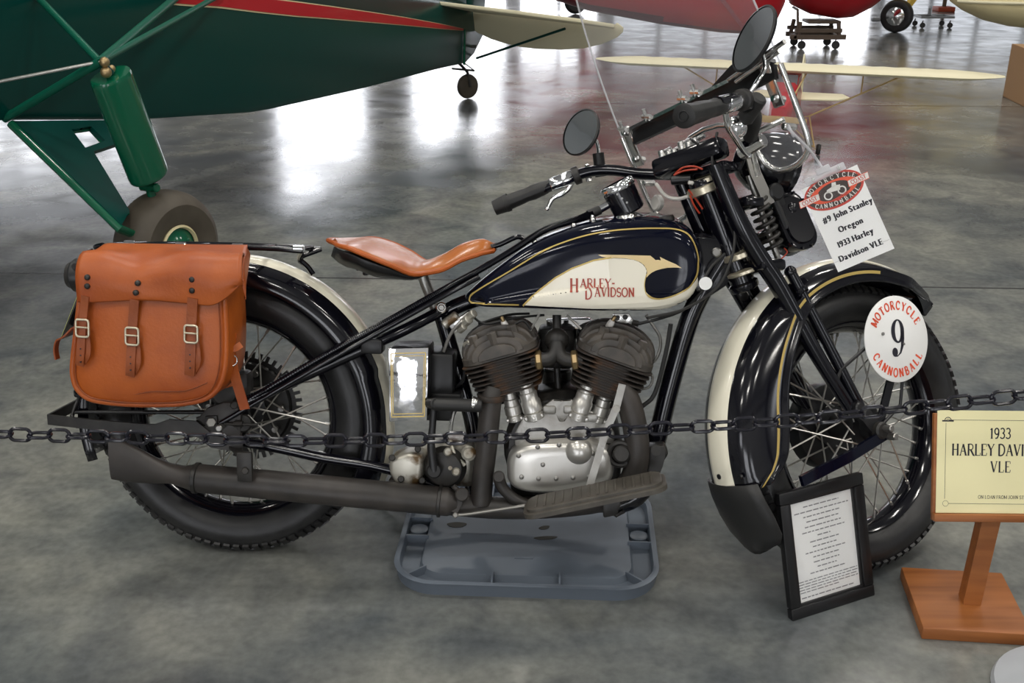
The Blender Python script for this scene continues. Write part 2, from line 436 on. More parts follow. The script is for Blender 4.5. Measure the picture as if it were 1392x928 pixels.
class Board:
    """a flat face: origin, x and y directions, outward normal"""
    def __init__(s, o, x, y): s.o, s.x, s.y = V(o), V(x).normalized(), V(y).normalized(); s.n = s.x.cross(s.y)
    def at(s, a, b, h=0.0): return s.o+s.x*a+s.y*b+s.n*h
    def polys(s, m, polys, dx, dy, h, rot=0.0):
        c, q = math.cos(rot), math.sin(rot)
        for p in polys: m.face(m.ring([s.at(dx+a*c-b*q, dy+a*q+b*c, h) for a, b in p]))
    def text(s, m, st, cx, cy, size, h, rot=0.0, fn=text_tris, bold=0.0, **k):
        p, w = fn(st, size, **k); c, q = math.cos(rot), math.sin(rot)
        for d in ((0, bold, -bold, bold*.5, -bold*.5) if bold else (0,)):
            s.polys(m, p, cx-(w/2-d)*c, cy-(w/2-d)*q, h+abs(d)*.001, rot)
        return w
    def arc_text(s, m, st, cx, cy, rx, ry, a_mid, step, size, h, top=True, **k):
        n = len(st)
        for i, ch in enumerate(st):
            a = R(a_mid+(i-(n-1)/2)*(-step if top else step))
            p, w = serif_polys(ch, size, **k)
            x, y = cx+rx*math.cos(a), cy+ry*math.sin(a)
            rot = (math.atan2(ry*math.cos(a), -rx*math.sin(a))) + (PI if top else 0)
            c, q = math.cos(rot), math.sin(rot)
            off = -size/2
            s.polys(m, p, x-w/2*c-off*q, y-w/2*q+off*c, h, rot)

# ================================================================== the hangar
X0, X1, Y0, Y1, ZC = ROOM
def slab(name, p, ex, ey, thick, m):
    b = MB(); p, ex, ey = V(p), V(ex), V(ey); n = ex.cross(ey).normalized()
    b.prism([p, p+ex, p+ex+ey, p+ey], n*-thick)
    return tag(b.build(name, m, smooth=False), kind='structure')
slab('floor', (X0, Y0, 0), (X1-X0, 0, 0), (0, Y1-Y0, 0), .2, 'concrete')
slab('ceiling', (X0, Y0, ZC), (0, Y1-Y0, 0), (X1-X0, 0, 0), .2, 'ceiling')
slab('wall_far', (X0, Y1, 0), (X1-X0, 0, 0), (0, 0, ZC), .2, 'wall_far')
slab('wall_near', (X1, Y0, 0), (X0-X1, 0, 0), (0, 0, ZC), .2, 'wall')
slab('wall_left', (X0, Y0, 0), (0, Y1-Y0, 0), (0, 0, ZC), .2, 'wall')
slab('wall_right', (X1, Y1, 0), (0, Y0-Y1, 0), (0, 0, ZC), .2, 'wall')
# daylit door panels in the far wall: each a translucent sheet behind bars
for i, (x0, x1, z0, z1) in enumerate(((-5.4, -3.3, .1, 6.0), (-2.3, -.1, .1, 5.2), (.15, 1.9, .1, 4.2), (5.6, 7.9, .1, 6.2), (2.2, 5.3, .1, 1.9), (8.1, 14.5, .1, 2.3), (-12.5, -8.5, 2.6, 4.2))):
    b = MB(); b.box(((x0+x1)/2, Y1-.03, (z0+z1)/2), (x1-x0, .04, z1-z0))
    w = tag(b.build('window_%d' % (i+1), 'daylight_low' if i in (4, 5) else 'daylight', smooth=False), kind='structure')
    b = MB()
    nx = max(1, round((x1-x0)/1.1))
    for k in range(nx+1): b.box((x0+(x1-x0)*k/nx, Y1-.07, (z0+z1)/2), (.09, .06, z1-z0+.09))
    nz = max(1, round((z1-z0)/2.0))
    for k in range(nz+1): b.box(((x0+x1)/2, Y1-.07, z0+(z1-z0)*k/nz), (x1-x0+.09, .06, .09))
    b.build('window_frame', 'wall_far', w, smooth=False)
# openings behind the photographer and in the right wall, seen only in bright metal and glass
for i, (x0, x1, z0, z1) in enumerate(((-5.2, -1.4, .1, 2.6), (1.2, 3.6, .1, 2.6), (-9.5, -6.5, 2.5, 4.5))):
    b = MB(); b.box(((x0+x1)/2, Y0+.03, (z0+z1)/2), (x1-x0, .04, z1-z0)); w = tag(b.build('window_%d' % (i+8), 'daylight', smooth=False), kind='structure')
    b = MB()
    for k in range(4): b.box((x0+(x1-x0)*k/3, Y0+.07, (z0+z1)/2), (.09, .06, z1-z0+.09))
    for k in range(3): b.box(((x0+x1)/2, Y0+.07, z0+(z1-z0)*k/2), (x1-x0+.09, .06, .09))
    b.build('window_frame', 'wall', w, smooth=False)
b = MB(); b.box((X1-.03, -5.6, 4.9), (.04, 2.4, 2.0)); w = tag(b.build('window_11', 'daylight', smooth=False), kind='structure')
b = MB()
for k in range(3): b.box((X1-.07, -6.8+1.2*k, 4.9), (.06, .12, 2.1))
b.build('window_frame', 'wall', w, smooth=False)
def ceiling_light(x, y):
    t = thing('ceiling_light', (x, y, ZC), 'white strip light fixed to the hangar ceiling above the frame', 'light', 'hangar ceiling lights')
    b = MB(); b.prism([V((a*.75, c*.2, -.02)) for a, c in ((-1, -1), (1, -1), (1, 1), (-1, 1))], V((0, 0, .06)), .01)
    b.build('housing', 'lamp', t)
    ld = bpy.data.lights.new('lamp', 'AREA'); ld.shape = 'RECTANGLE'; ld.size = 1.4; ld.size_y = .34; ld.energy = LAMP_W; ld.color = (1.0, .965, .90)
    lo = bpy.data.objects.new('lamp', ld); COL.objects.link(lo); lo.parent = t; lo.location = (0, 0, -.04)
for x, y in LAMPS: ceiling_light(x, y)

# ================================================================== the motorcycle
bike = thing('motorcycle', None, 'vintage black and cream motorcycle leaning on its stand behind the black chain', 'motorcycle', matrix=MBIKE)
WR = .338
CW = BL(0, 0, WR)                       # rear axle
CFr = SL(.304, 0, -.337)                # front axle
TYRE = [(.245, -.030), (.262, -.046), (.285, -.053), (.305, -.051), (.322, -.040), (.331, -.028), (.3365, -.012), (.338, 0)]
def wheel(C, a, u, r, label, drum):
    """spoked wheel in the plane a,u with side normal r"""
    def P(x, o, z): return C+a*x+r*o+u*z
    m = MB()
    prof = [(.246, -.036), (.250, -.031), (.244, -.028), (.240, -.020), (.232, -.010), (.231, 0), (.232, .010), (.240, .020), (.244, .028), (.250, .031), (.246, .036), (.236, .030), (.226, .012), (.224, 0), (.226, -.012), (.236, -.030)]
    m.lathe(prof+[prof[0]], C, r, 72, cap=False, hint=a)
    w = m.build('wheel', 'black', bike); tag(w, label)
    m = MB()
    full = TYRE+[(p, -h) for p, h in TYRE[-2::-1]]
    m.lathe(full+[(.245, .03), (.245, -.030)], C, r, 96, cap=False, hint=a)
    for k in range(84):
        t = 2*PI*k/84; d = a*math.cos(t)+u*math.sin(t); q = a*-math.sin(t)+u*math.cos(t)
        for s in (-1, 1):
            e = (d*.72+r*s*.7).normalized(); f = q.cross(e)
            m.box(C+d*.3245+r*s*.040, (.015, .020, .006), (q, f, e))
        if k % 2 == 0:
            for o in (-.014, .014): m.box(C+d*.3365+r*o, (.030, .014, .004), (q, r, d))
    m.build('tire', 'tyre', w)
    m = MB(); m.lathe([(.012, -.085), (.03, -.08), (.032, -.06), (.05, -.058), (.052, -.05), (.03, -.045), (.026, 0), (.03, .045), (.052, .05), (.05, .058), (.032, .06), (.028, .08), (.012, .085)], C, r, 28)
    m.build('hub', 'satin', w)
    m = MB()
    for n, l in ((.075, .012), (.11, .02)): m.cyl(P(0, -n-l, 0), P(0, n+l, 0), .011 if n < .1 else .008, 14, .002)
    m.build('axle', 'steel', w)
    for k in range(40):
        side = 1 if k % 2 else -1; lead = 1 if (k//2) % 2 else -1
        tr = 2*PI*(k+.5)/40; th = tr+lead*R(58)
        p0 = P(.047*math.cos(th), side*(.054+.004*lead), .047*math.sin(th)); p1 = P(.233*math.cos(tr), side*.006, .233*math.sin(tr))
        m = MB(); m.tube([p0, p1], .0021, 6); d = (p1-p0).normalized(); m.tube([p1-d*.018, p1], .0038, 6)
        m.build('spoke', 'spoke', w)
    m = MB()
    if drum == 'sprocket':
        m.lathe([(.02, -.062), (.108, -.062), (.112, -.068), (.112, -.09), (.10, -.098), (.02, -.1)], C, r, 40)
        for k in range(44):
            t = 2*PI*k/44; d = a*math.cos(t)+u*math.sin(t); q = a*-math.sin(t)+u*math.cos(t)
            m.box(C+d*.128-r*.076, (.008, .006, .018), (q, r, d))
        m.lathe([(.10, -.074), (.122, -.074), (.122, -.078), (.10, -.078)], C, r, 44)
        m.use(1)
        for k in range(10):
            t = 2*PI*k/10; d = a*math.cos(t)+u*math.sin(t); m.cyl(C+d*.09-r*.063, C+d*.09-r*.05, .009, 8, .002)
        m.build('sprocket', ['soot', 'steel'], w)
    else:
        m.lathe([(.02, -.06), (.085, -.06), (.10, -.066), (.104, -.075), (.104, -.1), (.09, -.108), (.02, -.11)], C, r, 40)
        m.build('brake_drum', 'satin', w)
    return w
wheel(CW, b_a, b_u, b_r, 'rear wheel with black rim behind the saddlebag', 'sprocket')
wheel(CFr, s_a, s_u, s_r, 'front wheel turned away from the camera', 'drum')

# fenders: a section swept round the axle; slot 0 black, 1 cream crown, 2 gold line
def fender(C, a, u, r, th0, th1, n, sec, name, label, tip=None, lip=True):
    """sec(theta)-> list of (o, radius, slot) from the far lip to the near lip"""
    m = MB(); rings = []; allslots = []
    for i in range(n+1):
        th = th0+(th1-th0)*i/n; d = a*math.cos(R(th))+u*math.sin(R(th)); q = sec(th, i/n); slots = [k[2] for k in q]
        rings.append(m.ring([C+d*k[1]+r*k[0] for k in q])); allslots.append(slots)
    for ra, rb, slots in zip(rings, rings[1:], allslots):
        for j in range(len(slots)-1):
            m.use(slots[j]); m.face([ra[j], ra[j+1], rb[j+1], rb[j]])
    o = m.build(name, ['black', 'cream', 'gold'], bike, ang=50); tag(o, label)
    s = o.modifiers.new('thickness', 'SOLIDIFY'); s.thickness = .003; s.offset = -1
    return o
def rear_sec(th, t):
    R0 = .376
    if th < 20: R0 = .370 + .012*max(0, (-th)/25)
    lo = .322 if th > -30 else .33
    q = []
    for o, dr, sl in ((-.078, lo-R0, 0), (-.080, lo-R0+.012, 0), (-.076, -.022, 0), (-.066, -.012, 0), (-.042, -.005, 0), (-.034, -.003, 1), (-.028, .004, 1), (-.014, .008, 1), (0, .009, 1), (.014, .008, 1), (.028, .004, 1), (.034, -.003, 0), (.042, -.005, 0), (.066, -.012, 0), (.076, -.022, 0), (.080, lo-R0+.012, 0), (.078, lo-R0, 0)):
        q.append((o, R0+dr, sl))
    return q
fender(CW, b_a, b_u, b_r, -27, 168, 70, rear_sec, 'fender', 'rear fender with cream crown stripe')
m = MB()   # hinged tail piece of the rear fender
rg = []
for th in range(168, 199, 5):
    d = b_a*math.cos(R(th))+b_u*math.sin(R(th)); rg.append([CW+d*(rr+.004)+b_r*o for o, rr in ((-.078, .33), (-.074, .356), (-.045, .372), (0, .384), (.045, .372), (.074, .356), (.078, .33))])
m.loft(rg, closed=False, cap=False)
for th in (172, 184): 
    d = b_a*math.cos(R(th))+b_u*math.sin(R(th)); m.tube([CW+d*(rr+.007)+b_r*o for o, rr in ((-.078, .335), (-.074, .358), (-.045, .374), (0, .386), (.045, .374), (.074, .358), (.078, .335))], .004, 6)
o = m.build('fender_tail', 'black', bike); s = o.modifiers.new('thickness', 'SOLIDIFY'); s.thickness = .003
def interp(th, tab):
    xs = [a for a, _ in tab]; ys = [b for _, b in tab]; n = len(tab)
    if th <= xs[0]: return ys[0]
    if th >= xs[-1]: return ys[-1]
    d = [(ys[i+1]-ys[i])/(xs[i+1]-xs[i]) for i in range(n-1)]
    mm = [d[0]]+[0 if d[i-1]*d[i] <= 0 else 2*d[i-1]*d[i]/(d[i-1]+d[i]) for i in range(1, n-1)]+[d[-1]]
    for i in range(n-1):
        if th <= xs[i+1]:
            h = xs[i+1]-xs[i]; t = (th-xs[i])/h
            return ys[i]*(2*t**3-3*t*t+1)+h*mm[i]*(t**3-2*t*t+t)+ys[i+1]*(3*t*t-2*t**3)+h*mm[i+1]*(t**3-t*t)
RIN = [(44, .412), (48, .398), (56, .366), (66, .346), (82, .338), (120, .334), (140, .302), (160, .276), (178, .262), (187, .268), (194, .292), (199, .345)]
def front_sec(th, t):
    ri = interp(th, RIN); R0 = .392
    if th < 62: R0 = .392+.016*((62-th)/18)
    pinch = 1.0 if th > 70 else max(.03, 1-((70-th)/25)**1.25)
    g = min(.028, (R0-ri)*.4); gg = 0 if th < 100 else 1
    q = []
    near = [(.034, R0-.002, 0), (.040, R0-.004, 0), (.052, R0-.008, 0), (.068, R0-.018, 0), (.078, R0-.034, 0), (.083, max(ri+g+.010, R0-.07), 0), (.0845, ri+g+.004, 2 if th > 84 else 0), (.0845, ri+g-.003, 0), (.085, ri+.012, 0), (.089, ri+.006, 0), (.089, ri, 0)]
    near = [(o, min(rr, R0-.001), sl) for o, rr, sl in near]
    crown = [(-.034, R0-.002, 1), (-.030, R0+.003, 1), (-.016, R0+.007, 1), (0, R0+.008, 1), (.016, R0+.007, 1), (.030, R0+.003, 1)]
    if th < 66: crown = [(o, rr, 0) for o, rr, _ in crown]
    far = [(-near[k][0], near[k][1], 0) for k in range(len(near)-1, 0, -1)]
    return [(o*pinch, rr, sl) for o, rr, sl in far+crown+near]
fender(CFr, s_a, s_u, s_r, 45, 198, 76, front_sec, 'fender', 'front fender with broad cream stripe and gold line')
# rubber flap under the front fender
m = MB()
rings = []
for th, w, rr in ((196, .088, .402), (202, .094, .400), (209, .098, .398), (216, .092, .399), (220, .070, .401), (222, .040, .402)):
    d = s_a*math.cos(R(th))+s_u*math.sin(R(th)); rings.append([CFr+d*(rr-.03*abs(k)**2.5*(1.0))+s_r*(w*k) for k in (-1, -.75, -.4, 0, .4, .75, 1)])
m.loft(rings, closed=False, cap=False)
o = m.build('mud_flap', 'rubber', bike); s = o.modifiers.new('thickness', 'SOLIDIFY'); s.thickness = .005
m = MB(); d = s_a*math.cos(R(193))+s_u*math.sin(R(193)); m.cyl(CFr+d*.402, CFr+d*.396, .006, 10)
d = s_a*math.cos(R(193))+s_u*math.sin(R(193)); m.cyl(CFr+d*.392+s_r*.06, CFr+d*.386+s_r*.06, .006, 10); m.build('bolt', 'satin', bike)

# ---- frame
def T(name, mt, pts, r, sm=0, n=10, parent=bike, **k):
    m = MB(); m.tube(pts, r, n, sm, **k); return m.build(name, mt, parent)
T('frame_tube', 'black', Bs((985, 345, 0), (955, 395, 0), (935, 440, 0), (912, 520, 0), (892, 600, 0), (872, 668, 0), (830, 690, 0)), .0225, 5, 14)
T('frame_tube', 'black', Bs((985, 330, 0), (930, 330, 0), (800, 360, 0), (650, 405, 0), (602, 425, 0)), .019, 4, 14)
T('frame_tube', 'black', Bs((598, 420, 0), (612, 470, 0), (630, 530, 0), (645, 600, 0), (640, 690, 0)), .018, 4, 14)
for o in (.075, -.075):
    T('rear_stay', 'black', Bs((604, 420, o*.3), (560, 443, o*.8), (507, 468, o), (420, 508, o), (335, 546, o+.02 if o > 0 else o)), .0135, 4, 12)
    T('rear_stay', 'black', Bs((280, 592, o+.02 if o > 0 else o), (370, 607, o), (440, 622, o), (530, 638, o), (640, 680, o)), .0125, 4, 12)
    T('frame_rail', 'black', Bs((620, 688, o), (720, 690, o), (840, 688, o*.8)), .014, 3, 12)
m = MB(); m.box(B(507, 469, .075), (.05, .04, .034), (b_a, b_r, b_u), .006); m.build('stay_clamp', 'satin', bike)
m = MB(); m.lathe([(.030, -.015), (.034, -.01), (.034, .0), (.0275, .005), (.0275, .235), (.034, .24), (.034, .25), (.030, .255)], L_(hd1), D3 @ sax, 24); m.build('steering_head', 'black', bike)
for p, rr, hh in (((958, 256), .040, .020), ((961, 243), .034, .014), ((1006, 344), .046, .016), ((1012, 366), .047, .012)):
    m = MB(); m.lathe([(rr-.006, -hh/2), (rr, -hh/2+.003), (rr, hh/2-.003), (rr-.006, hh/2)], B(*p), D3 @ sax, 28); m.build('bearing_cup', 'ring', bike)
m = MB(); m.prism(Bs((945, 318, -.02), (985, 322, -.02), (1003, 352, -.02), (985, 385, -.02), (950, 408, -.02), (940, 380, -.02)), b_r*.04, .006); m.build('frame_gusset', 'black', bike)
m = MB(); m.cyl(B(974, 343, .018), B(974, 343, .034), .011, 14, .003); m.cyl(B(974, 343, .03), B(974, 343, .038), .004, 8); m.build('bolt', 'steel', bike)
# seat post and saddle springs
T('seat_post', 'steel', Bs((571, 362, 0), (578, 385, 0), (597, 432, 0)), .0125, 0, 14)
m = MB(); m.cyl(B(600, 418, -.03), B(600, 418, .045), .013, 14, .003); m.cyl(B(600, 418, .045), B(600, 418, .055), .008, 6, .002); m.build('post_clamp', 'nickel', bike)
T('seat_bar', 'black', Bs((664, 336, .012), (680, 332, .012), (702, 322, .012), (712, 324, .01)), .006, 3)

# axle plate, stand
m = MB()
pl = [(262, 592), (268, 570), (285, 552), (306, 545), (322, 545), (330, 560), (330, 592)]
m.prism(Bs(*[(x, y, .088) for x, y in pl]), b_r*.014, .003)
m.use(1); m.prism(Bs((279, 565, .1025), (296, 564, .1025), (297, 585, .1025), (280, 586, .1025)), b_r*.006, .002)
m.cyl(B(318, 551, .09), B(318, 551, .112), .009, 12, .002)
m.cyl(B(300, 576, .11), B(350, 577, .11), .0035, 8); m.cyl(B(318, 576, .11), B(330, 576, .11), .0075, 6)
m.use(2); m.cyl(B(287, 574, .1), B(287, 574, .118), .012, 6, .002)
m.build('axle_plate', ['exhaust', 'soot', 'steel'], bike)
m = MB()
m.box(B(322, 520, .04), (.07, .05, .06), (b_a, b_r, b_u), .012); m.cyl(B(305, 535, .03), B(305, 535, .078), .03, 18, .005); m.cyl(B(330, 575, .05), B(330, 575, .095), .022, 16, .004)
m.cyl(B(275, 535, .05), B(275, 535, .08), .016, 14, .004)
m.build('speedometer_drive', 'soot', bike)
st = MB()
st.tube(Bs((300, 588, .105), (255, 583, .105), (200, 583, .105), (130, 577, .105), (66, 570, .105)), .02, flat=(b_r, .006, .024))
st.tube(Bs((66, 570, .105)) + [B(66, 570, .105)+b_r*-.20], .02, flat=(b_u, .024, .006))
st.tube([B(66, 570, .105)+b_r*-.20, B(66, 570, .105)+b_r*-.20+V((.12, 0, .012)), B(66, 570, .105)+b_r*-.20+V((.40, 0, .01))], .02, flat=(b_r, .006, .024))
st.tube(Bs((205, 588, .108), (232, 578, .108), (265, 580, .108), (290, 600, .108), (330, 606, .108)), .02, flat=(b_r, .006, .03))
st.build('rear_stand', 'soot', bike)
T('stand_clip', 'satin', Bs((110, 535, .03), (98, 565, .06), (104, 577, .1)), .005, 2)
T('fender_brace', 'satin', Bs((130, 480, .08), (102, 560, .085), (290, 560, .085)), .005, 0)

# drive cable to the speedometer
cab = smooth_path(Bs((330, 548, .10), (436, 486, .09), (520, 440, .085), (600, 395, .07), (648, 369, .05), (700, 338, .04), (742, 312, .03), (788, 297, .02), (806, 290, .01)), 8)
m = MB(); m.tube(cab, .0075, 10)
for i in range(0, len(cab)-1):
    for j in range(4):
        p = cab[i].lerp(cab[i+1], j/4); t = (cab[i+1]-cab[i]).normalized(); m.lathe([(.0070, -.0012), (.0092, 0), (.0070, .0012)], p, t, 8, cap=False)
m.build('speedometer_cable', 'black', bike)
T('conduit', 'black', Bs((300, 575, .11), (436, 496, .1), (600, 404, .08), (652, 376, .06)), .006, 4)
m = MB(); m.tube(Bs((800, 292, .01), (815, 285, 0)), .011, 12); m.use(1); m.tube(Bs((813, 286, 0), (833, 275, 0)), .0085, 12); m.build('cable_ferrule', ['rubber', 'chrome'], bike)
sx = (B(837, 250)-B(856, 287)).normalized(); so = B(856, 287)
m = MB(); m.lathe([(.030, -.004), (.036, 0), (.037, .05), (.037, .052)], so, sx, 28)
m.use(1); m.lathe([(.0385, .052), (.040, .055), (.040, .066), (.037, .070), (.033, .071)], so, sx, 28, cap=False)
m.use(2); m.lathe([(.0, .067), (.034, .0675)], so, sx, 28, cap=False)
m.use(1); 
for k in range(3): m.cyl(so+b_r*.0375+sx*(.045-.01*k)+b_a*(.006*k-.008), so+b_r*.039+sx*(.045-.01*k)+b_a*(.006*k-.008), .0025, 8)
m.build('speedometer', ['black', 'chrome', 'white'], bike)

# ---- fuel tank: a pillow lofted from its side outline
TO = [(636, 413, .06), (631, 404, .05), (640, 393, .04), (665, 371, .03), (700, 345, .03), (735, 324, .03), (770, 310, .03), (805, 300, .03), (850, 294, .03), (890, 293, .03), (920, 299, .03), (940, 313, .04), (951, 335, .05), (954, 360, .06), (950, 385, .08), (940, 404, .09), (922, 417, .10), (895, 424, .10), (850, 425, .10), (780, 424, .10), (710, 421, .09), (660, 418, .07)]
out = [B(*p) for p in TO]; out = [(p.x, p.z) for p in out]
out = [(v.x, v.y) for v in smooth_path([V((x, z, 0)) for x, z in out], 4, True)]
MX0, MZ0, MX1, MZ1 = .60, .635, 1.00, .715          # medial line of the tank
def medial(x, z):
    dx, dz = MX1-MX0, MZ1-MZ0; t = ((x-MX0)*dx+(z-MZ0)*dz)/(dx*dx+dz*dz); t = min(1, max(0, t)); return MX0+dx*t, MZ0+dz*t
def half_w(x): return .060+.062*min(1, max(0, (x-.55)/.30))**.8
m = MB(); rings = []
for s in (1, -1):
    rs = []
    for k, h in ((0, .0), (0, .45), (.015, .62), (.05, .76), (.11, .87), (.2, .945), (.34, .98), (.55, .995), (.8, 1.0), (.97, 1.0)):
        rs.append([BL(x+(medial(x, z)[0]-x)*k, s*half_w(x)*h, z+(medial(x, z)[1]-z)*k) for x, z in out])
    if s == 1: first = rs
    m.skin([m.ring(r) for r in rs], True, False); m.bm.verts.ensure_lookup_table()
    m.face(m.bm.verts[-len(out):])
bmesh.ops.remove_doubles(m.bm, verts=m.bm.verts, dist=.0005); m.bm.normal_update(); bmesh.ops.triangulate(m.bm, faces=m.bm.faces[:])
bmesh.ops.recalc_face_normals(m.bm, faces=m.bm.faces)
bvh = BVHTree.FromBMesh(m.bm)
CL = INV @ CP
def onto(tree, x, y, h):
    d = (D3 @ ray(x, y)).normalized(); p, n, i, dist = tree.ray_cast(CL, d)
    if p is None: return None
    if n.dot(d) > 0: n = -n
    return p+n*h
def decal(m, tree, polys, slot, h, fine=3.0):
    """paint 2-D outlines (photo measure) on the curved surface, finely divided so they follow it"""
    for poly in polys:
        b = bmesh.new(); vs = [b.verts.new((x, y, 0)) for x, y in poly]
        try: b.faces.new(vs)
        except ValueError: b.free(); continue
        b.normal_update(); bmesh.ops.triangulate(b, faces=b.faces[:], ngon_method='EAR_CLIP')
        for _ in range(7):
            es = [e for e in b.edges if e.calc_length() > fine*1.3]
            if not es: break
            bmesh.ops.subdivide_edges(b, edges=es, cuts=1); b.normal_update(); bmesh.ops.triangulate(b, faces=b.faces[:], ngon_method='EAR_CLIP')
        mp = {}
        for v in b.verts:
            q = onto(tree, v.co.x, v.co.y, h); mp[v] = m.bm.verts.new(q) if q is not None else None
        m.use(slot)
        for f in b.faces:
            w = [mp[v] for v in f.verts]
            if all(w): m.face(w)
        b.free()
cream = [(711, 414.5), (722, 404), (733, 395), (744, 386), (755, 378), (766, 371), (777, 365.5), (792, 359), (807, 354.5), (820, 352), (835, 351), (850, 351.5), (861, 353), (868, 355.5), (873.5, 359), (877, 363), (879, 368), (877, 380), (876, 388), (877.5, 396), (883, 403), (890, 406), (897, 406.5), (907, 405), (916, 402), (924, 398.5), (931, 395), (938, 390), (944, 383), (948, 376), (948.5, 384), (947, 392), (943, 400), (936, 408), (927, 414), (917, 418), (905, 420), (867, 420), (798, 419)]
tan = [(813, 346), (848, 346.3), (884, 347.3), (888, 350.5), (891, 353.3), (894.5, 353), (898.5, 353.8), (897.6, 351), (896.7, 348.6), (903, 352), (910, 355.2), (919, 359), (926.7, 364.2), (921, 363.5), (915.8, 363.4), (907, 363.8), (899.4, 365.2), (892, 367.2), (885.8, 370.4), (882, 373.5), (879, 377), (879.5, 370), (878.5, 365), (875.5, 360), (870, 356), (862, 353), (850, 351), (835, 350.5), (822, 351.5), (801, 356), (808, 353), (816, 351), (826, 350.3), (818, 348.6)]
gl = [(705.6, 414), (675, 413.3), (645.5, 412), (640, 410), (638.5, 406), (643, 399), (665, 385), (689, 371), (711, 357.5), (733, 344), (751, 335.5), (771, 328), (792, 321.5), (812, 317), (833, 313.8), (853, 312), (878, 310.8), (902, 310.8), (915, 311.5), (926, 314), (936, 320), (943, 331), (947.5, 345), (948.5, 355), (947.5, 370), (943, 381), (936, 390.5), (924, 398), (910, 403.5), (897, 406), (887, 404.5), (880, 400)]
decal(m, bvh, [cream], 1, .0009); decal(m, bvh, [tan], 2, .0014)
gls = [(v.x, v.y) for v in smooth_path([V((x, y, 0)) for x, y in gl], 4)]
decal(m, bvh, strip2d(gls, 1.9), 3, .0017, 9)
decal(m, bvh, strip2d([(711, 415), (733, 394.5), (755, 377.5), (777, 365), (807, 353.8), (831, 350)], 2.2), 3, .0016, 9)
rim = smooth_path([V((x, y, 0)) for x, y in ((879, 372), (876.5, 382), (876.2, 391), (879, 400), (886, 405.3), (897, 406.8))], 4)
decal(m, bvh, strip2d([(v.x, v.y) for v in rim], 1.2), 3, .0017, 9)
def place(polys, ox, oy, sx_, sy_, sl): return [[(ox+x*sx_-0*y, oy-y*sy_+x*sx_*sl) for x, y in p] for p in polys]
for st, x0, y0, size, wt in (('H', 774.5, 396.5, 18, .15), ('ARLEY-', 788.5, 391, 12.5, .17), ('D', 795, 406, 14.5, .16), ('AVIDSON', 808, 402.5, 11.8, .17)):
    p, w = serif_polys(st, size, wt, .86, .04)
    decal(m, bvh, place(p, x0, y0, 1, 1, .006), 4, .0026, 6)
tank = m.build('fuel_tank', ['tank', 'panel', 'tan', 'gold', 'red'], bike, ang=60)
tag(tank, 'black teardrop fuel tank with cream panel, gold lining and red lettering')
# caps and fittings on top of the tank
for (px, py, o, r0) in ((905, 300, .05, .020), (852, 298, .04, .024)):
    p = B(px, py, o); m = MB(); m.lathe([(r0*.8, -.012), (r0, -.004), (r0, .006), (r0*.85, .011), (.004, .013)], p, b_u*.96+b_a*-.2, 24); m.build('filler_cap', 'soot' if px > 880 else 'nickel', bike)
m = MB(); m.tube(Bs((772, 313, .02), (790, 306, .02), (812, 300, .02)), .01, flat=(b_r, .012, .006)); m.use(1)
for x, y in ((780, 309), (806, 301), (727, 331), (714, 344)): m.sphere(B(x, y-2, .03), .0075, n=10, m=6)
m.cyl(B(804, 302, .02), B(806, 292, .02), .006, 10); m.build('tank_strip', ['satin', 'nickel'], bike)
T('wire', 'satin', Bs((833, 300, .02), (862, 289, .03), (880, 296, .04), (900, 301, .04)), .0025, 4, 6)

# ---- engine
def eng(name, mt, f, label=None, parent=bike, ang=40):
    m = MB(); f(m); o = m.build(name, mt, parent, ang=ang); return tag(o, label)
def roundrect(c, x, y, hw, hh, r, n=5):
    out = []
    for sx_, sy_, a0 in ((1, 1, 0), (-1, 1, 90), (-1, -1, 180), (1, -1, 270)):
        for i in range(n+1):
            a = R(a0+90*i/n); out.append(c+x*(sx_*(hw-r)+r*math.cos(a))+y*(sy_*(hh-r)+r*math.sin(a)))
    return out
def case(m):
    c = B(765, 600, 0); m.lathe([(.06, -.10), (.125, -.09), (.135, -.07), (.135, .05), (.122, .068), (.05, .072)], c, b_r, 36)
    m.prism(Bs((690, 600, .0), (720, 558, 0), (805, 556, 0), (846, 590, 0), (840, 668, 0), (700, 676, 0)), b_r*.07, .01)
    m.use(1); m.prism(Bs((700, 585, .07), (716, 556, .07), (760, 545, .07), (806, 556, .07), (835, 585, .07), (835, 600, .07), (700, 604, .07)), b_r*.018, .006)
    for x, y in ((722, 567), (747, 556), (775, 556), (805, 567)): m.box(B(x, y, .085), (.030, .02, .02), (b_a, b_r, b_u), .005)
    m.prism(Bs((740, 550, .08), (752, 541, .08), (764, 546, .08), (777, 541, .08), (788, 550, .08), (772, 560, .08), (768, 572, .08), (760, 572, .08), (757, 560, .08)), b_r*.01, .003)
eng('crankcase', ['soot', 'alu'], case)
ENG = {}
def timing(m):
    cx, cy = 762, 631; pts = []
    for i in range(48):
        t = 2*PI*i/48; cs, sn = math.cos(t), math.sin(t); e = .62
        pts.append((cx+71*abs(cs)**e*(1 if cs > 0 else -1), cy+34*abs(sn)**e*(1 if sn > 0 else -1)-.035*71*cs))
    r0 = Bs(*[(x, y, .09) for x, y in pts]); c = B(cx, cy, .09); rs = []
    for k, h in ((1.02, -.02), (1.02, .012), (1.0, .02), (.94, .028), (.85, .032), (.5, .033), (.05, .033)): rs.append([c+(p-c)*k+b_r*h for p in r0])
    m.loft(rs)
    m.lathe([(.030, 0), (.029, .012), (.024, .02), (.014, .026), (.004, .028)], B(787, 612, .12), b_r, 24)
    m.use(1)
    for x, y in ((705, 619), (731, 607), (760, 604), (738, 631), (709, 648), (732, 650), (756, 650), (779, 649), (806, 616), (801, 648)):
        m.lathe([(.0055, 0), (.0055, .003), (.002, .005)], B(x, y, .122), b_r, 10)
eng('timing_cover', ['cover', 'steel'], timing, 'polished rounded timing cover')
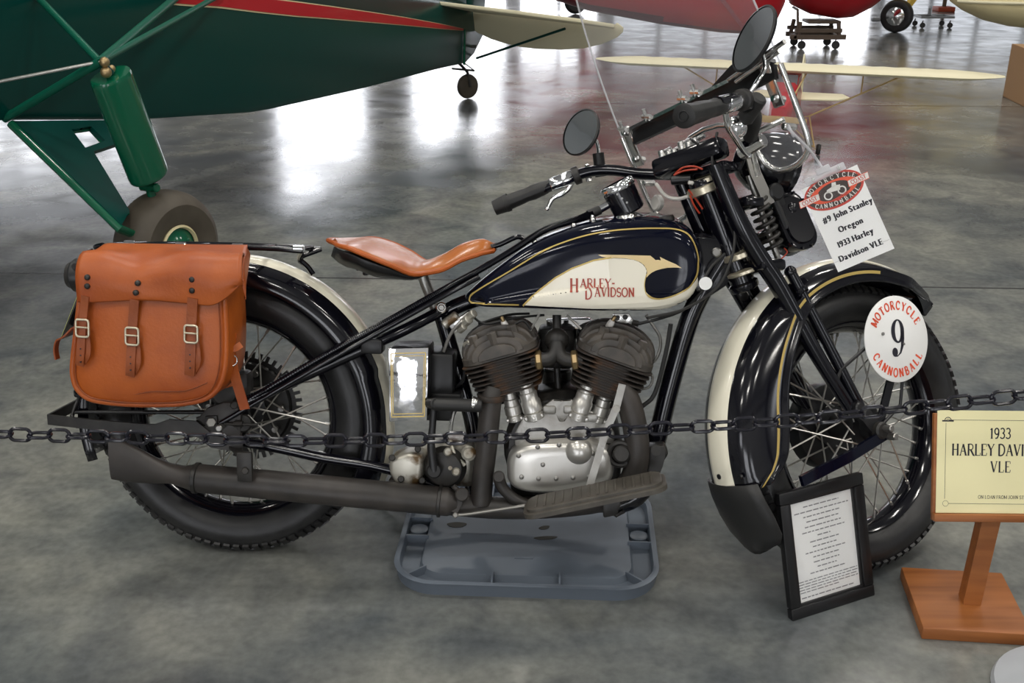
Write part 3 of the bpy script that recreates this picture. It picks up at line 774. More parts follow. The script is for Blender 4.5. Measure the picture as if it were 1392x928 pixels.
def cylinder(top, bot, fx, tilt, front):
    """fins square to the bore; axis measured along the fin stack"""
    ct, cb = B(*top, .01), B(*bot, .01)
    ax = (ct-cb).normalized(); side = V((ax.z, 0, -ax.x))      # along the fins, towards the front
    L = (ct-cb).length
    m = MB()
    m.loft([roundrect(cb+ax*h, side, b_r, .058*k, .062*k, .03) for h, k in ((-.03, .9), (0, 1), (L, 1.02))])
    m.loft([roundrect(cb+ax*h-side*(.0 if front else 0)+b_r*.05, side, b_r, .045, .045, .02) for h in (0, L)])
    cy = m.build('cylinder', 'iron', bike)
    nf = 8
    for i in range(nf):
        t = i/(nf-1); c = cb+ax*(L*t); hw = .074+.016*t; m = MB()
        m.loft([roundrect(c+ax*h+b_r*.012, side, b_r, hw-e, .088-e, .03) for h, e in ((-.0022, .002), (-.001, 0), (.001, 0), (.0022, .002))])
        m.build('cooling_fin', 'iron', cy)
    m = MB(); c = ct+ax*.006
    m.loft([roundrect(c+ax*h+b_r*.010, side, b_r, q*.088, q*.088, q*.045) for h, q in ((-.002, 1), (.012, 1), (.016, .94), (.032, .86), (.046, .70), (.054, .46), (.056, .2))])
    for o_, a_, h_ in ((-.065, .080, .058), (-.035, .088, .068), (-.005, .091, .072), (.025, .089, .070), (.050, .083, .063), (.069, .073, .053), (.084, .060, .042), (.096, .044, .028)):
        p0 = [c+side*(math.cos(PI*j/16)*a_)+ax*(.004+math.sin(PI*j/16)**.8*h_)+b_r*(o_+.008) for j in range(17)]
        m.prism(p0, b_r*.0055, .0015, 1)
    hd = m.build('cylinder_head', 'head', bike)
    for a, b in ((-.045, .060), (.045, .060), (-.05, -.02), (.05, -.02), (0, .078)):
        m = MB(); q = c+side*a+b_r*(b+.012); m.cyl(q+ax*.015, q+ax*.060, .012, 6, .002); m.build('head_bolt', 'head', hd)
    return c, ax, side, hd
rc = cylinder((684, 478), (697, 520), 0, 0, False)
fc = cylinder((834, 482), (818, 524), 0, 0, True)
def plug(c0, c1, hd):
    a, b = B(*c0), B(*c1); d = (b-a).normalized(); n = (b-a).length
    m = MB(); m.lathe([(.009, -.004), (.009, .004), (.013, .006), (.013, .016), (.009, .018)], a, d, 8)
    m.use(1); m.lathe([(.0085, .018), (.008, n*.62), (.006, n*.78)], a, d, 14); m.use(2); m.lathe([(.0045, n*.76), (.0045, n), (.003, n+.002)], a, d, 10)
    m.build('spark_plug', ['nickel', 'ceram', 'brass'], hd)
plug((692, 455, .05), (682, 431, .06), rc[3]); plug((822, 453, .05), (836, 430, .06), fc[3])
def tappet(a, b, r, o):
    p, q = B(*b, o), B(*a, o); n = (q-p).length
    m = MB(); m.lathe([(r*.8, 0), (r*1.05, .002), (r*1.05, n*.2), (r*.95, n*.22), (r*1.12, n*.26), (r*1.12, n*.52), (r*.98, n*.56), (r*.98, n*.76), (r*.86, n*.79), (r*.86, n), (r*.6, n+.002)], p, q-p, 20)
    for k in range(6):
        t = 2*PI*k/6; x, y, z = basis(q-p); m.box(p+z*n*.1+(x*math.cos(t)+y*math.sin(t))*r, (.007, .007, n*.1), (x, y, z), .001)
    m.build('tappet_cover', 'cover', bike)
tappet((692, 533), (701, 572), .0175, .075); tappet((714, 522), (728, 570), .0205, .09)
tappet((800, 522), (785, 570), .0205, .09); tappet((824, 533), (812, 573), .0175, .075)
# intake manifold, carburettor behind it
m = MB(); m.tube(Bs((722, 490, .085), (745, 488, .085), (754, 480, .08), (757, 466, .07)), .0165, 12, 4); m.tube(Bs((792, 490, .085), (769, 488, .085), (760, 480, .08), (757, 466, .07)), .0165, 12, 4)
m.sphere(B(757, 462, .055), .028, n=16); m.cyl(B(757, 455, .05), B(757, 428, .04), .010, 12); m.cyl(B(757, 500, .02), B(760, 540, .02), .008, 10); m.build('intake_manifold', 'soot', bike)
for x in (732, 782): m = MB(); m.cyl(B(x-4 if x < 750 else x-5, 490, .085), B(x+5 if x < 750 else x+4, 489, .085), .023, 8, .003); m.build('manifold_nut', 'brass', bike)
m = MB(); m.box(B(757, 470, -.06), (.09, .07, .1), (b_a, b_r, b_u), .015); m.cyl(B(757, 500, -.07), B(757, 530, -.07), .035, 18, .006); m.build('carburettor', 'soot', bike)
m = MB(); m.prism(Bs((742, 434, -.06), (800, 432, -.06), (818, 444, -.06), (790, 462, -.06), (745, 458, -.06)), b_r*-.02, .004); m.build('air_cleaner_cover', 'chrome', bike)
for a, b in (((733, 427, .05), (721, 449, .05)), ((770, 428, .05), (790, 447, .05))): T('primer_rod', 'cover', Bs(a, b), .0028, 0, 8)
m = MB(); m.prism(Bs((832, 426, .05), (855, 425, .05), (861, 436, .05), (850, 440, .05), (838, 438, .05)), b_r*.006, .002)
m.use(1); m.cyl(B(839, 432, .054), B(839, 432, .062), .006, 10); m.cyl(B(850, 431, .054), B(850, 431, .062), .006, 10); m.cyl(B(859, 438, .05), B(868, 440, .05), .007, 6); m.build('choke_bracket', ['nickel', 'soot'], bike)
T('oil_line', 'steel', Bs((878, 428, .05), (886, 440, .05), (897, 458, .05), (897, 475, .05), (890, 490, .05), (880, 496, .04)), .0035, 5, 8)
T('oil_line', 'steel', Bs((872, 503, .06), (882, 504, .06), (887, 514, .06), (882, 526, .06), (866, 530, .06)), .003, 5, 8)
T('cable', 'satin', Bs((868, 440, .05), (900, 432, .05), (930, 420, .04), (955, 395, .03)), .0035, 4, 8)
T('cable', 'rubber', Bs((912, 440, .06), (905, 480, .06), (890, 535, .06), (872, 553, .06)), .005, 4, 8)
# exhausts
m = MB(); m.tube(Bs((842, 528, .10), (854, 545, .10), (863, 580, .10), (866, 620, .10), (856, 655, .09), (825, 678, .08), (760, 688, .08), (680, 690, .09), (600, 684, .10)), [.024, .0275, .0275, .0275, .027, .026, .026, .026, .026], 16, 5); m.build('exhaust_pipe', 'exhaust', bike)
m = MB(); m.tube(Bs((672, 528, .09), (667, 548, .10), (662, 600, .105), (656, 650, .10), (654, 684, .10)), .0245, 16, 4); m.use(1); m.lathe([(.030, -.006), (.032, 0), (.030, .006)], B(668, 540, .098), b_u, 20); m.build('exhaust_pipe', ['exhaust', 'iron'], bike)
m = MB()
a, b = B(612, 682, .12), B(262, 649, .135); d = (b-a)
ring = lambda c, rx, rz: [c+(b_r*math.cos(t)*rx+b_u*math.sin(t)*rz) for t in (2*PI*k/24 for k in range(24))]
mid = lambda t: a+d*t
m.loft([ring(mid(-.03), .022, .022), ring(mid(0), .03, .03), ring(mid(.01), .033, .033), ring(mid(.55), .034, .034), ring(mid(.97), .033, .033), ring(mid(1.0), .030, .031), ring(mid(1.03), .024, .026), ring(B(232, 643, .137), .021, .024), ring(B(212, 639, .137), .017, .032), ring(B(188, 632, .137), .013, .043), ring(B(166, 626, .137), .010, .050), ring(B(150, 622, .137), .009, .052)])
m.use(1); m.lathe([(.034, -.004), (.0375, -.003), (.0375, .003), (.034, .004)], mid(.04), d, 24, cap=False); m.lathe([(.033, -.006), (.036, -.004), (.036, .004), (.033, .006)], mid(.985), d, 24, cap=False)
m.box(B(333, 634, .17), (.036, .012, .07), (b_a, b_r, b_u), .004); m.tube(Bs((333, 622, .168), (322, 612, .12), (315, 606, .10)), .01, flat=(b_r, .02, .006)); m.cyl(B(333, 640, .17), B(333, 640, .184), .009, 6, .002)
tag(m.build('muffler', ['exhaust', 'soot'], bike), 'dark fishtail muffler')
# gearbox, kick starter
def gearbox(m):
    m.prism(Bs((536, 612, .03), (560, 602, .03), (584, 604, .03), (580, 640, .03), (572, 650, .03), (546, 648, .03), (537, 630, .03)), b_r*.075, .012, 3)
    m.box(B(610, 625, .02), (.13, .08, .11), (b_a, b_r, b_u), .015)
    m.use(1); m.prism(Bs((534, 640, .03), (580, 642, .03), (576, 660, .03), (540, 658, .03)), b_r*.065, .006)
    for x, y in ((533, 622), (568, 610), (545, 651), (574, 653)): m.cyl(B(x, y, .09), B(x, y, .112), .008, 8, .002)
    m.lathe([(.02, 0), (.045, .002), (.05, .012), (.04, .03), (.02, .036)], B(606, 632, .08), b_r, 28)
    m.use(2); m.cyl(B(637, 616, .07), B(637, 616, .125), .017, 16, .006); m.cyl(B(609, 614, .09), B(609, 614, .125), .010, 12, .003); m.cyl(B(620, 641, .09), B(620, 641, .12), .010, 12, .003)
    m.cyl(B(612, 636, .1), B(612, 636, .12), .005, 8)
    m.tube(Bs((612, 598, .09), (618, 618, .1), (632, 632, .1)), .005, 8, 3)
eng('gearbox', ['oily', 'soot', 'oily'], gearbox, 'oily aluminium gearbox casting')
m = MB(); m.tube(Bs((590, 548, .12), (588, 580, .125), (586, 604, .13), (590, 640, .13)), [.009, .008, .009, .012], 10, 3); m.cyl(B(590, 640, .11), B(590, 640, .14), .017, 16, .003)
m.use(1); m.lathe([(.013, 0), (.0145, .006), (.0145, .105), (.012, .11)], B(588, 549, .14), b_a, 18); m.cyl(B(583, 548, .13), B(592, 548, .15), .012, 10, .002)
m.use(2); m.lathe([(.015, 0), (.016, .004), (.012, .013), (.004, .017)], B(642, 548, .14), b_a, 18); m.build('kick_starter', ['satin', 'rubber', 'nickel'], bike)
# tool box
def toolbox(m):
    p = [(529, 474), (582, 472), (580, 571), (530, 572)]
    m.prism(Bs(*[(x, y, .125) for x, y in p]), b_r*-.09, .006)
eng('tool_box', 'satin', toolbox, 'black box under the saddle with a mirror-bright front')
m = MB(); c = Bs((528.5, 473.5, .1255), (582.5, 472, .1255), (580.5, 571.5, .1255), (529.5, 572.5, .1255)); m.prism(c, b_r*.003, .0012); cc = sum(c, V())/4
m.use(1)
for k, w in ((.87, .0022), (.79, .0014)):
    q = [cc+(p-cc)*k+b_r*.0034 for p in c]
    for i in range(4): m.tube([q[i], q[(i+1) % 4]], .01, flat=(b_r, .0008, w))
o = m.build('box_front', ['plated', 'gold'], bike); tag(o, 'bright plated front with gold double line')
m = MB(); m.box(B(600, 520, .03), (.07, .10, .16), (b_a, b_r, b_u), .01); m.box(B(608, 540, .06), (.07, .05, .03), (b_a, b_r, b_u), .005); m.build('battery_box', 'satin', bike)
T('oil_line', 'steel', Bs((603, 478, .07), (612, 455, .07), (626, 438, .07), (636, 432, .06)), .004, 4, 8)
T('oil_line', 'satin', Bs((634, 462, .06), (632, 490, .06), (630, 515, .06), (616, 530, .05)), .004, 4, 8)
T('oil_line', 'nickel', Bs((612, 585, .08), (614, 570, .08), (618, 552, .07)), .005, 3, 8)
m = MB(); m.use(0)
for x, y, r0 in ((634, 436, .012), (641, 428, .010), (628, 446, .009), (636, 467, .008)): m.cyl(B(x-4, y+3, .06), B(x+4, y-3, .07), r0, 8, .002)
m.cyl(B(603, 442, .04), B(622, 428, .04), .012, 10, .003); m.build('petcock', 'oily', bike)
m = MB(); m.prism(Bs((612, 440, .03), (638, 420, .03), (648, 428, .03), (620, 452, .03)), b_r*.03, .004); m.build('seat_bracket', 'nickel', bike)
for pts in (((640, 428, .06), (660, 440, .05), (700, 432, .05), (740, 428, .04)), ((650, 440, .04), (690, 428, .03), (720, 426, .03)), ((700, 440, .06), (712, 436, .06), (722, 448, .06))):
    T('wire', 'rubber', Bs(*pts), .003, 4, 6)
# foot board, brake linkage
m = MB()
q = [B(712, 690, .20), B(905, 650, .20)]; fd = (q[1]-q[0]).normalized(); fn = (b_u-fd*b_u.dot(fd)).normalized(); fc_ = (q[0]+q[1])/2; FL = (q[1]-q[0]).length
m.loft([roundrect(fc_+fn*h, fd, b_r, FL/2-e, .052-e, .03) for h, e in ((-.013, .004), (-.012, 0), (-.002, 0), (0, .003))])
m.use(1); m.loft([roundrect(fc_+fn*h, fd, b_r, FL/2-.008-e, .045-e, .025) for h, e in ((0, 0), (.006, 0), (.008, .003))])
for k in range(14):
    x = -FL/2+.03+k*(FL-.06)/13; m.box(fc_+fd*x+fn*.0085, (.006, .075, .003), (fd, b_r, fn), .001)
m.build('footboard', ['board', 'board'], bike)
m = MB(); m.tube(Bs((846, 522, .13), (838, 553, .135), (822, 590, .14), (812, 625, .145), (801, 662, .16)), .01, flat=(b_r, .005, .016)); m.cyl(B(838, 556, .13), B(838, 556, .146), .008, 10); m.build('brake_lever', 'alu', bike)
m = MB(); m.tube(Bs((678, 650, .11), (684, 664, .11), (700, 678, .11), (722, 688, .11)), [.014, .013, .013, .012], 10, 3); m.cyl(B(678, 648, .1), B(678, 648, .13), .014, 16, .003); m.build('footboard_bracket', 'exhaust', bike)
m = MB(); m.cyl(B(628, 672, .12), B(628, 672, .145), .016, 18, .003); m.tube(Bs((628, 672, .13), (622, 686, .135), (617, 696, .14)), .01, flat=(b_r, .008, .016)); m.tube(Bs((628, 672, .13), (616, 660, .13)), .006, 8); m.use(1); m.cyl(B(619, 700, .135), B(619, 700, .15), .0065, 10, .002); m.tube(Bs((619, 700, .14), (640, 698, .14), (720, 686, .14)), .004, 8); m.build('brake_linkage', ['exhaust', 'steel'], bike)
m = MB(); m.cyl(B(845, 617, .07), B(845, 617, .125), .02, 18, .004); m.torus(B(843, 617, .11), b_r, .026, .007, 20, 8); m.build('generator_drive', 'soot', bike)
m = MB(); m.prism(Bs((880, 600, .05), (902, 598, .05), (908, 610, .05), (896, 625, .05), (892, 650, .05), (878, 652, .05)), b_r*.04, .006); m.cyl(B(892, 612, .07), B(892, 612, .1), .012, 12); m.build('frame_clip', 'soot', bike)
m = MB(); m.prism(Bs((818, 672, .1), (846, 668, .1), (838, 690, .1), (820, 694, .1)), b_r*.05, .005); m.tube(Bs((826, 690, .1), (838, 700, .1), (848, 694, .1)), .006, 8); m.build('footboard_bracket', 'soot', bike)
m = MB(); m.tube([BL(.46, -.09, .12), BL(.38, -.15, .105), BL(.30, -.215, .056)], .011, 10); m.box(BL(.285, -.225, .053), (.06, .05, .008), (b_a, b_r*.98-b_u*.19, b_u*.98+b_r*.19), .002); m.build('side_stand', 'satin', bike)

# ---- saddle
def sad(s, t):
    hw = interp(s*100, [(0, .070), (4, .105), (12, .136), (24, .150), (36, .140), (50, .112), (64, .080), (78, .056), (90, .044), (97, .034), (100, .016)])
    x = .262+s*.350-.030*(1-t*t)*max(0, 1-s*6)
    zc = interp(s*100, [(0, .764), (10, .764), (25, .751), (38, .733), (52, .716), (66, .733), (82, .763), (93, .771), (100, .761)])
    drop = interp(s*100, [(0, .004), (20, .005), (40, .006), (55, .014), (75, .030), (90, .028), (100, .012)])
    return BL(x, hw*t, zc-drop*abs(t)**2.2+.005*t*max(0, 1-s*1.6))
N, K = 30, 16
m = MB(); m.loft([[sad(i/N, -1+2*j/K) for j in range(K+1)] for i in range(N+1)], closed=False, cap=False)
o = m.build('saddle', 'seatl', bike, ang=80); tag(o, 'tan leather sprung saddle'); sd = o.modifiers.new('thickness', 'SOLIDIFY'); sd.thickness = .007; sd.offset = -1
m = MB(); rim_ = [sad(i/N, 1) for i in range(N+1)]+[sad(1, 1-2*j/8) for j in range(1, 8)]+[sad(i/N, -1) for i in range(N, -1, -1)]+[sad(0, -1+2*j/8) for j in range(1, 8)]
m.tube([p-b_u*.004 for p in rim_], .0055, 8, closed=True); m.build('seam', 'leather', o)
m = MB()
rg = []
for i in range(15):
    s = .02+.56*i/14; dp = interp(s*100, [(2, .030), (10, .052), (25, .056), (40, .040), (60, .010)])
    rg.append([sad(s, t)*1.0-b_u*(.006+dp*(1-abs(t)**4)) for t in [-.96+1.92*j/12 for j in range(13)]])
for q in rg: pass
m.loft(rg, closed=False, cap=False); o2 = m.build('saddle_pan', 'satin', bike, ang=70); k_ = o2.modifiers.new('thickness', 'SOLIDIFY'); k_.thickness = .004
m = MB()
for x, y in ((497, 371), (512, 373)): m.cyl(B(x, y-4, .05), B(x, y+3, .05), .007, 8, .002)
m.box(B(505, 364, .05), (.06, .05, .008), (b_a, b_r, b_u), .002); m.tube(Bs((492, 362, .06), (520, 368, .06), (548, 370, .06)), .006, 8, 3); m.build('saddle_bracket', 'satin', bike)

# ---- springer fork (steering frame)
for s in (1, -1):
    m = MB(); m.tube([SL(-.118, .066*s, .25), SL(-.085, .066*s, .18), SL(-.050, .066*s, .113), SL(-.005, .066*s, .05), SL(.045, .068*s, -.014), SL(.14, .07*s, -.16), SL(.236, .072*s, -.29)], [.018, .019, .021, .021, .020, .017, .015], 14, 5); m.build('fork_leg', 'black', bike)
    m = MB(); m.tube([SL(.075, .072*s, .020), SL(.12, .074*s, -.055), SL(.259, .078*s, -.285)], .0125, 12, 0); m.sphere(SL(.075, .072*s, .020), .014, n=12); m.cyl(SL(.100, .07*s, -.022), SL(.105, .08*s, -.03), .018, 12, .003); m.build('spring_leg', 'black', bike)
    m = MB(); m.tube([SL(.232, .084*s, -.285), SL(.262, .086*s, -.305), SL(.304, .084*s, -.346)], .02, flat=(s_r, .016, .034)); m.cyl(SL(.240, .07*s, -.288), SL(.240, .1*s, -.288), .013, 14, .003); m.cyl(SL(.266, .07*s, -.302), SL(.266, .098*s, -.302), .012, 14, .003); m.build('fork_rocker', 'satin', bike)
    m = MB()
    cp = []
    for k in range(121):
        t = k/120; a = 2*PI*7*t; c = SL(.010+.045*t, .045*s, .185-.11*t); dx = (SL(.055, 0, .075)-SL(.010, 0, .185)).normalized(); x, y, z = basis(dx); cp.append(c+(x*math.cos(a)+y*math.sin(a))*.020)
    m.tube(cp, .0048, 8); m.use(1); m.tube([SL(-.01, .045*s, .235), SL(.065, .045*s, .05)], .007, 10); m.build('fork_spring', ['soot', 'steel'], bike)
m = MB(); m.box(SL(-.03, 0, .17), (.05, .18, .022), (s_a, s_r, s_u), .006); m.box(SL(.02, 0, .035), (.07, .17, .026), (s_a, s_r, s_u), .008); m.box(SL(-.085, 0, .245), (.05, .17, .022), (s_a, s_r, s_u), .006); m.build('fork_yoke', 'black', bike)
T('brake_arm', 'tank', [SL(.330, .098, -.345), SL(.20, .10, -.395), SL(.06, .098, -.440)], .01, 0, flat=(s_r, .01, .024))
m = MB(); m.cyl(SL(.300, .085, -.342), SL(.300, .108, -.342), .020, 16, .004); m.use(1); m.cyl(SL(.318, .09, -.356), SL(.318, .128, -.356), .009, 6, .002); m.build('axle_nut', ['soot', 'steel'], bike)
T('fender_brace', 'black', [SL(.304, .085, -.346), SL(.36, .088, -.20), SL(.39, .085, -.06)], .009, 0, flat=(s_r, .005, .022))
T('fender_brace', 'black', [SL(.304, -.085, -.346), SL(.15, -.088, -.22), SL(.03, -.085, -.12)], .006, 0)
T('brake_cable', 'rubber', [SL(.10, -.06, -.44), SL(.06, -.075, -.47), SL(0, -.085, -.46), SL(-.02, -.06, -.40)], .005, 5, 8)

# ---- headlamp, horn
m = MB(); c = SL(.085, .0, .275); d = (s_a*.97-s_u*.1).normalized()
m.lathe([(.006, -.080), (.028, -.077), (.050, -.060), (.066, -.03), (.073, .0), (.075, .02)], c, d, 28)
m.use(1); m.lathe([(.074, .018), (.078, .022), (.078, .034), (.072, .038)], c, d, 28, cap=False); m.use(2); m.lathe([(.073, .034), (.05, .048), (.002, .055)], c, d, 28, cap=False)
m.build('headlamp', ['black', 'black', 'pane'], bike)
m = MB(); m.tube([c-d*.03-s_u*.075, SL(.04, 0, .19), SL(0, 0, .18)], .014, 10); m.build('headlamp_bracket', 'satin', bike)
m = MB(); c = S(1080, 300, .05); hx, hy, hn = (s_a*.50-s_r*.72+s_u*.0).normalized(), s_u, None
hn = (s_r*.95-s_a*.12+s_u*.22).normalized(); hx = s_u.cross(hn).normalized(); hy = hn.cross(hx)
hy2 = (hy*.96-hx*.26).normalized(); hx2 = hy2.cross(hn)
def horn_ring(k, h): return [c+hn*h+p for p in [q-c for q in roundrect(c, hx2, hy2, .040*k, .067*k, .036*k, 6)]]
m.loft([horn_ring(.8, -.07), horn_ring(.98, -.055), horn_ring(1, -.006), horn_ring(1.06, -.004), horn_ring(1.06, .004), horn_ring(.95, .006)])
m.use(1); m.loft([horn_ring(.86, .007), horn_ring(.82, .012)]); m.sphere(c+hy2*.028+hn*.012, .012, (1, 1, .5), hn); 
for k in range(8):
    p = horn_ring(1.0, .006)[k*3+1]; m.cyl(p, p+hn*.004, .003, 6)
m.tube([c-hn*.05, c-hn*.09+s_a*-.02, SL(.05, 0, .10)], .016, 10); m.build('horn', ['black', 'black'], bike)
m = MB(); m.tube([SL(-.01, .05, .29), SL(.0, .055, .24), SL(.035, .058, .17)], .01, flat=(s_r, .004, .030)); m.build('bracket', 'steel', bike)
m = MB(); m.tube([SL(.06, .04, .22), SL(.075, .045, .17), SL(.10, .03, .14)], .01, flat=(s_r, .012, .028)); m.cyl(SL(.055, .05, .20), SL(.055, .065, .20), .02, 16, .004); m.tube([SL(.05, .05, .20), SL(.085, .055, .12)], .008, 8); m.build('horn_bracket', 'satin', bike)

# ---- handlebar
barR = [SL(-.05, .055, .25), SL(-.060, .085, .275), SL(-.090, .15, .293), SL(-.120, .20, .318), SL(-.165, .235, .332), SL(-.222, .27, .329)]
barL = [SL(-.05, -.055, .25), SL(-.100, -.12, .262), SL(-.152, -.17, .270), SL(-.200, -.21, .283), SL(-.240, -.245, .285), SL(-.280, -.28, .272)]
T('handlebar', 'black', barR+[SL(-.30, .312, .305)], .0130, 5, 12); T('handlebar', 'black', barL+[SL(-.33, -.318, .25)], .0130, 5, 12)
def grip(a, b, c0, lever, label):
    d = (b-a).normalized(); L = (b-a).length
    m = MB(); rings = []
    x, y, z = basis(d)
    for h, k in ((0, .85), (.02, 1.0), (.045, 1.04), (.06, .92), (.075, 1.0), (.125, 1.15), (.145, 1.1), (L-.012, 1.32), (L-.002, 1.32), (L, 1.1)):
        rings.append([a+d*h+(x*math.cos(t)+y*math.sin(t))*.0165*k*(1+(.05 if i % 3 else -.03)*(1 if .02 < h < L-.02 else 0)) for i, t in enumerate(2*PI*j/30 for j in range(30))])
    m.loft(rings); m.use(1); m.torus(b+d*.0005, d, .009, .0015, 20, 6); m.build('grip', ['rubber', 'satin'], bike)
    m = MB(); m.lathe([(.015, 0), (.0175, .003), (.0175, (a-c0).length-.003), (.015, (a-c0).length)], c0, d, 20); m.use(1); m.lathe([(.018, -.012), (.022, -.01), (.022, .004), (.018, .006)], c0, d, 16); m.build('grip_sleeve', ['chrome', 'soot'], bike)
    m = MB(); m.tube(lever, [.006, .007, .007, .006, .0045], 10, 4); m.sphere(lever[-1], .0065, n=10, m=6); tag(m.build('control_lever', 'chrome', bike), label)
grip(S(775+0, 253, -.29).lerp(SL(-.30, -.29, .265), 0) if False else S(748, 252, -.31), S(686, 277, -.375), S(782, 239, -.275), [S(779, 247, -.28), S(772, 258, -.285), S(764, 264, -.29), S(752, 270, -.30), S(744, 284, -.305)], 'chrome lever under the left grip')
grip(S(983, 143, .29), S(929, 158, .375), S(1008, 136, .25), [S(986, 152, .27), S(990, 172, .25), S(1000, 188, .22), S(1011, 205, .19), S(1018, 212, .18)], 'chrome lever below the right grip')
m = MB(); m.tube(barR[2:5], .0165, 12, 4); m.cyl(SL(-.15, .205, .31), SL(-.15, .255, .345), .018, 12, .004); m.build('control_cable', 'rubber', bike)
m = MB(); m.sphere(S(1002, 172, .2), .024, (1, 1, .7), s_r, 16); m.build('control_housing', 'chrome', bike)
m = MB(); m.cyl(S(797, 233, -.26), S(803, 231, -.255), .0165, 12, .002); m.cyl(S(780, 240, -.277), S(786, 237, -.272), .019, 12, .002); m.cyl(S(800, 240, -.26), S(801, 246, -.26), .007, 8); m.build('control_collar', 'nickel', bike)
# handlebar centre with the dark instrument bar
a, b = S(893, 232, -.10), S(985, 198, .06); d = (b-a).normalized(); up = (s_u-d*s_u.dot(d)).normalized(); nn = d.cross(up)
m = MB(); m.box((a+b)/2, ((b-a).length, .055, .045), (d, nn, up), .012)
m.use(1)
for k, h in ((.12, .03), (.22, .02), (.42, .035), (.52, .025), (.62, .03), (.3, .02)): p = a+d*(b-a).length*k+up*.02; m.cyl(p, p+up*h*.7, .009, 10, .002); m.tube([p+up*h*.5, p+up*h*.6+d*.025], .005, 8)
m.build('dash_panel', ['black', 'nickel'], bike)
m = MB(); m.cyl(S(912, 245, -.05), S(940, 243, -.02), .011, 12, .002); m.build('switch_lever', 'satin', bike)
T('cable', 'wire_white', [S(892, 250, -.14), S(905, 266, -.09), S(922, 270, -.06), S(939, 264, -.03), S(942, 250, 0), S(936, 248, 0)], .0042, 5, 8)
for i, q in enumerate(([(918, 236, -.02), (928, 228, 0), (943, 226, .02), (955, 230, .03)], [(916, 238, -.02), (930, 232, 0), (948, 230, .03)], [(938, 265, 0), (943, 278, 0), (951, 290, 0)], [(936, 258, 0), (947, 272, 0), (955, 284, 0)])): T('wire', 'wire_red', [S(*p) for p in q], .0022, 4, 6)
T('wire', 'wire_red', [S(1066, 337, .05), S(1070, 343, .05), S(1062, 352, .05)], .0016, 4, 6)
for q in ([(999, 300, .06), (996, 345, .06), (975, 390, .05), (930, 420, .06), (880, 432, .08)], [(985, 345, .05), (965, 365, .06), (950, 395, .06)], [(940, 190, .02), (965, 210, .03), (985, 250, .04), (988, 300, .04)], [(975, 180, .05), (968, 215, .05), (975, 260, .05)]): T('cable', 'rubber', [S(*p) for p in q], .0032, 5, 8)
m = MB(); m.lathe([(.001, 0), (.014, 0), (.014, .002), (.001, .002)], S(959, 385, .07), b_r, 18); m.build('key_tag', 'white', bike)

# ---- mirrors
def mirror(px, py, o, rad, nv, stem, clamp, label):
    c = S(px, py, o); n = D3 @ V(nv).normalized()
    m = MB(); m.lathe([(.004, -.016), (rad*.7, -.013), (rad, -.004), (rad*1.03, .002), (rad*.96, .004)], c, n, 40, cap=False); m.use(1); m.lathe([(.0, .0025), (rad*.985, .0022)], c, n, 40, cap=False)
    o_ = m.build('mirror', ['satin', 'mirror'], bike); tag(o_, label)
    m = MB(); m.tube([c-n*.012]+stem, .0045, 10, 4); m.use(1); m.tube(clamp, .014, 14); m.build('mirror_stem', ['chrome', 'satin'], o_)
def toward(x, y, k, ix, iy):
    v = -ray(x, y).normalized(); q = CR*ix+CU*iy; q = q-v*q.dot(v); q.normalize(); return v*k+q*math.sqrt(1-k*k)
mirror(790, 180, -.25, .056, toward(790, 180, .66, -.90, .44), [S(808, 188, -.25), S(813, 200, -.25), S(814, 212, -.25)], [S(813, 208, -.25), S(817, 240, -.255)], 'round mirror on the left handlebar')
mirror(1025, 53, .25, .068, toward(1025, 53, .42, -.90, .44), [S(1040, 90, .25), S(1030, 110, .25), S(1015, 135, .24)], [S(1012, 130, .24), S(1016, 150, .24)], 'round mirror on the right handlebar')

# ---- windshield
def WS(o, z, h=0.0): return SL(-.045-.46*(z-.24)+.13*o+h, o, z+.10*o-.004)
def ws_sheet(name, poly, thick=.003):
    m = MB(); m.prism([WS(o, z) for o, z in poly], s_a*thick); return m.build(name, 'clear', bike)
up_ = [(-.245, .40), (-.243, .47), (-.236, .56), (-.222, .66), (-.195, .76), (-.15, .84), (-.08, .89), (0, .905), (.08, .89), (.15, .84), (.195, .76), (.222, .66), (.236, .56), (.243, .47), (.245, .40)]
low = [(.245, .40), (.245, .27), (.235, .235), (.20, .215), (.15, .215), (.12, .24), (.105, .29), (.08, .33), (0, .345), (-.08, .33), (-.105, .29), (-.12, .22), (-.15, .19), (-.20, .19), (-.235, .215), (-.245, .27), (-.245, .40)]
ws = ws_sheet('windshield', up_+low[1:-1]); tag(ws, 'clear plastic windshield with metal edged lower half')
m = MB(); m.tube([WS(o, z, .001) for o, z in low], .0065, 10, 2); m.build('windshield_edge', 'nickel', ws)
m = MB(); m.tube([WS(o, z, .0015) for o, z in up_], .0022, 8, 3); tag(m.build('windshield_edge', 'edge', ws), 'bright clear upper rim')
m = MB(); m.tube([WS(-.200, .385, -.006), WS(.235, .388, -.006)], .01, flat=(s_u, .03, .012)); m.use(1); m.tube([WS(-.215, .404, -.008), WS(.240, .407, -.008)], .01, flat=(s_u, .008, .016))
m.use(2)
for o, z in ((-.215, .408), (-.13, .41), (-.01, .412), (.03, .412), (.2, .414)): m.tube([WS(o-.010, z+.005, -.016), WS(o+.012, z-.002, -.016)], .006, 8); m.cyl(WS(o, z-.005, -.02), WS(o, z-.005, .01), .007, 10); m.tube([WS(o, z-.01, -.018), WS(o+.003, z+.018, -.018)], .004, 8)
m.build('cross_bar', ['satin', 'nickel', 'nickel'], ws)
m = MB(); m.tube([WS(.13, .405, -.02), WS(.290, .424, -.02)], .0055, 12); m.tube([WS(.15, .394, -.025), WS(.275, .411, -.025)], .005, 12); m.build('clamp_rod', 'nickel', ws)
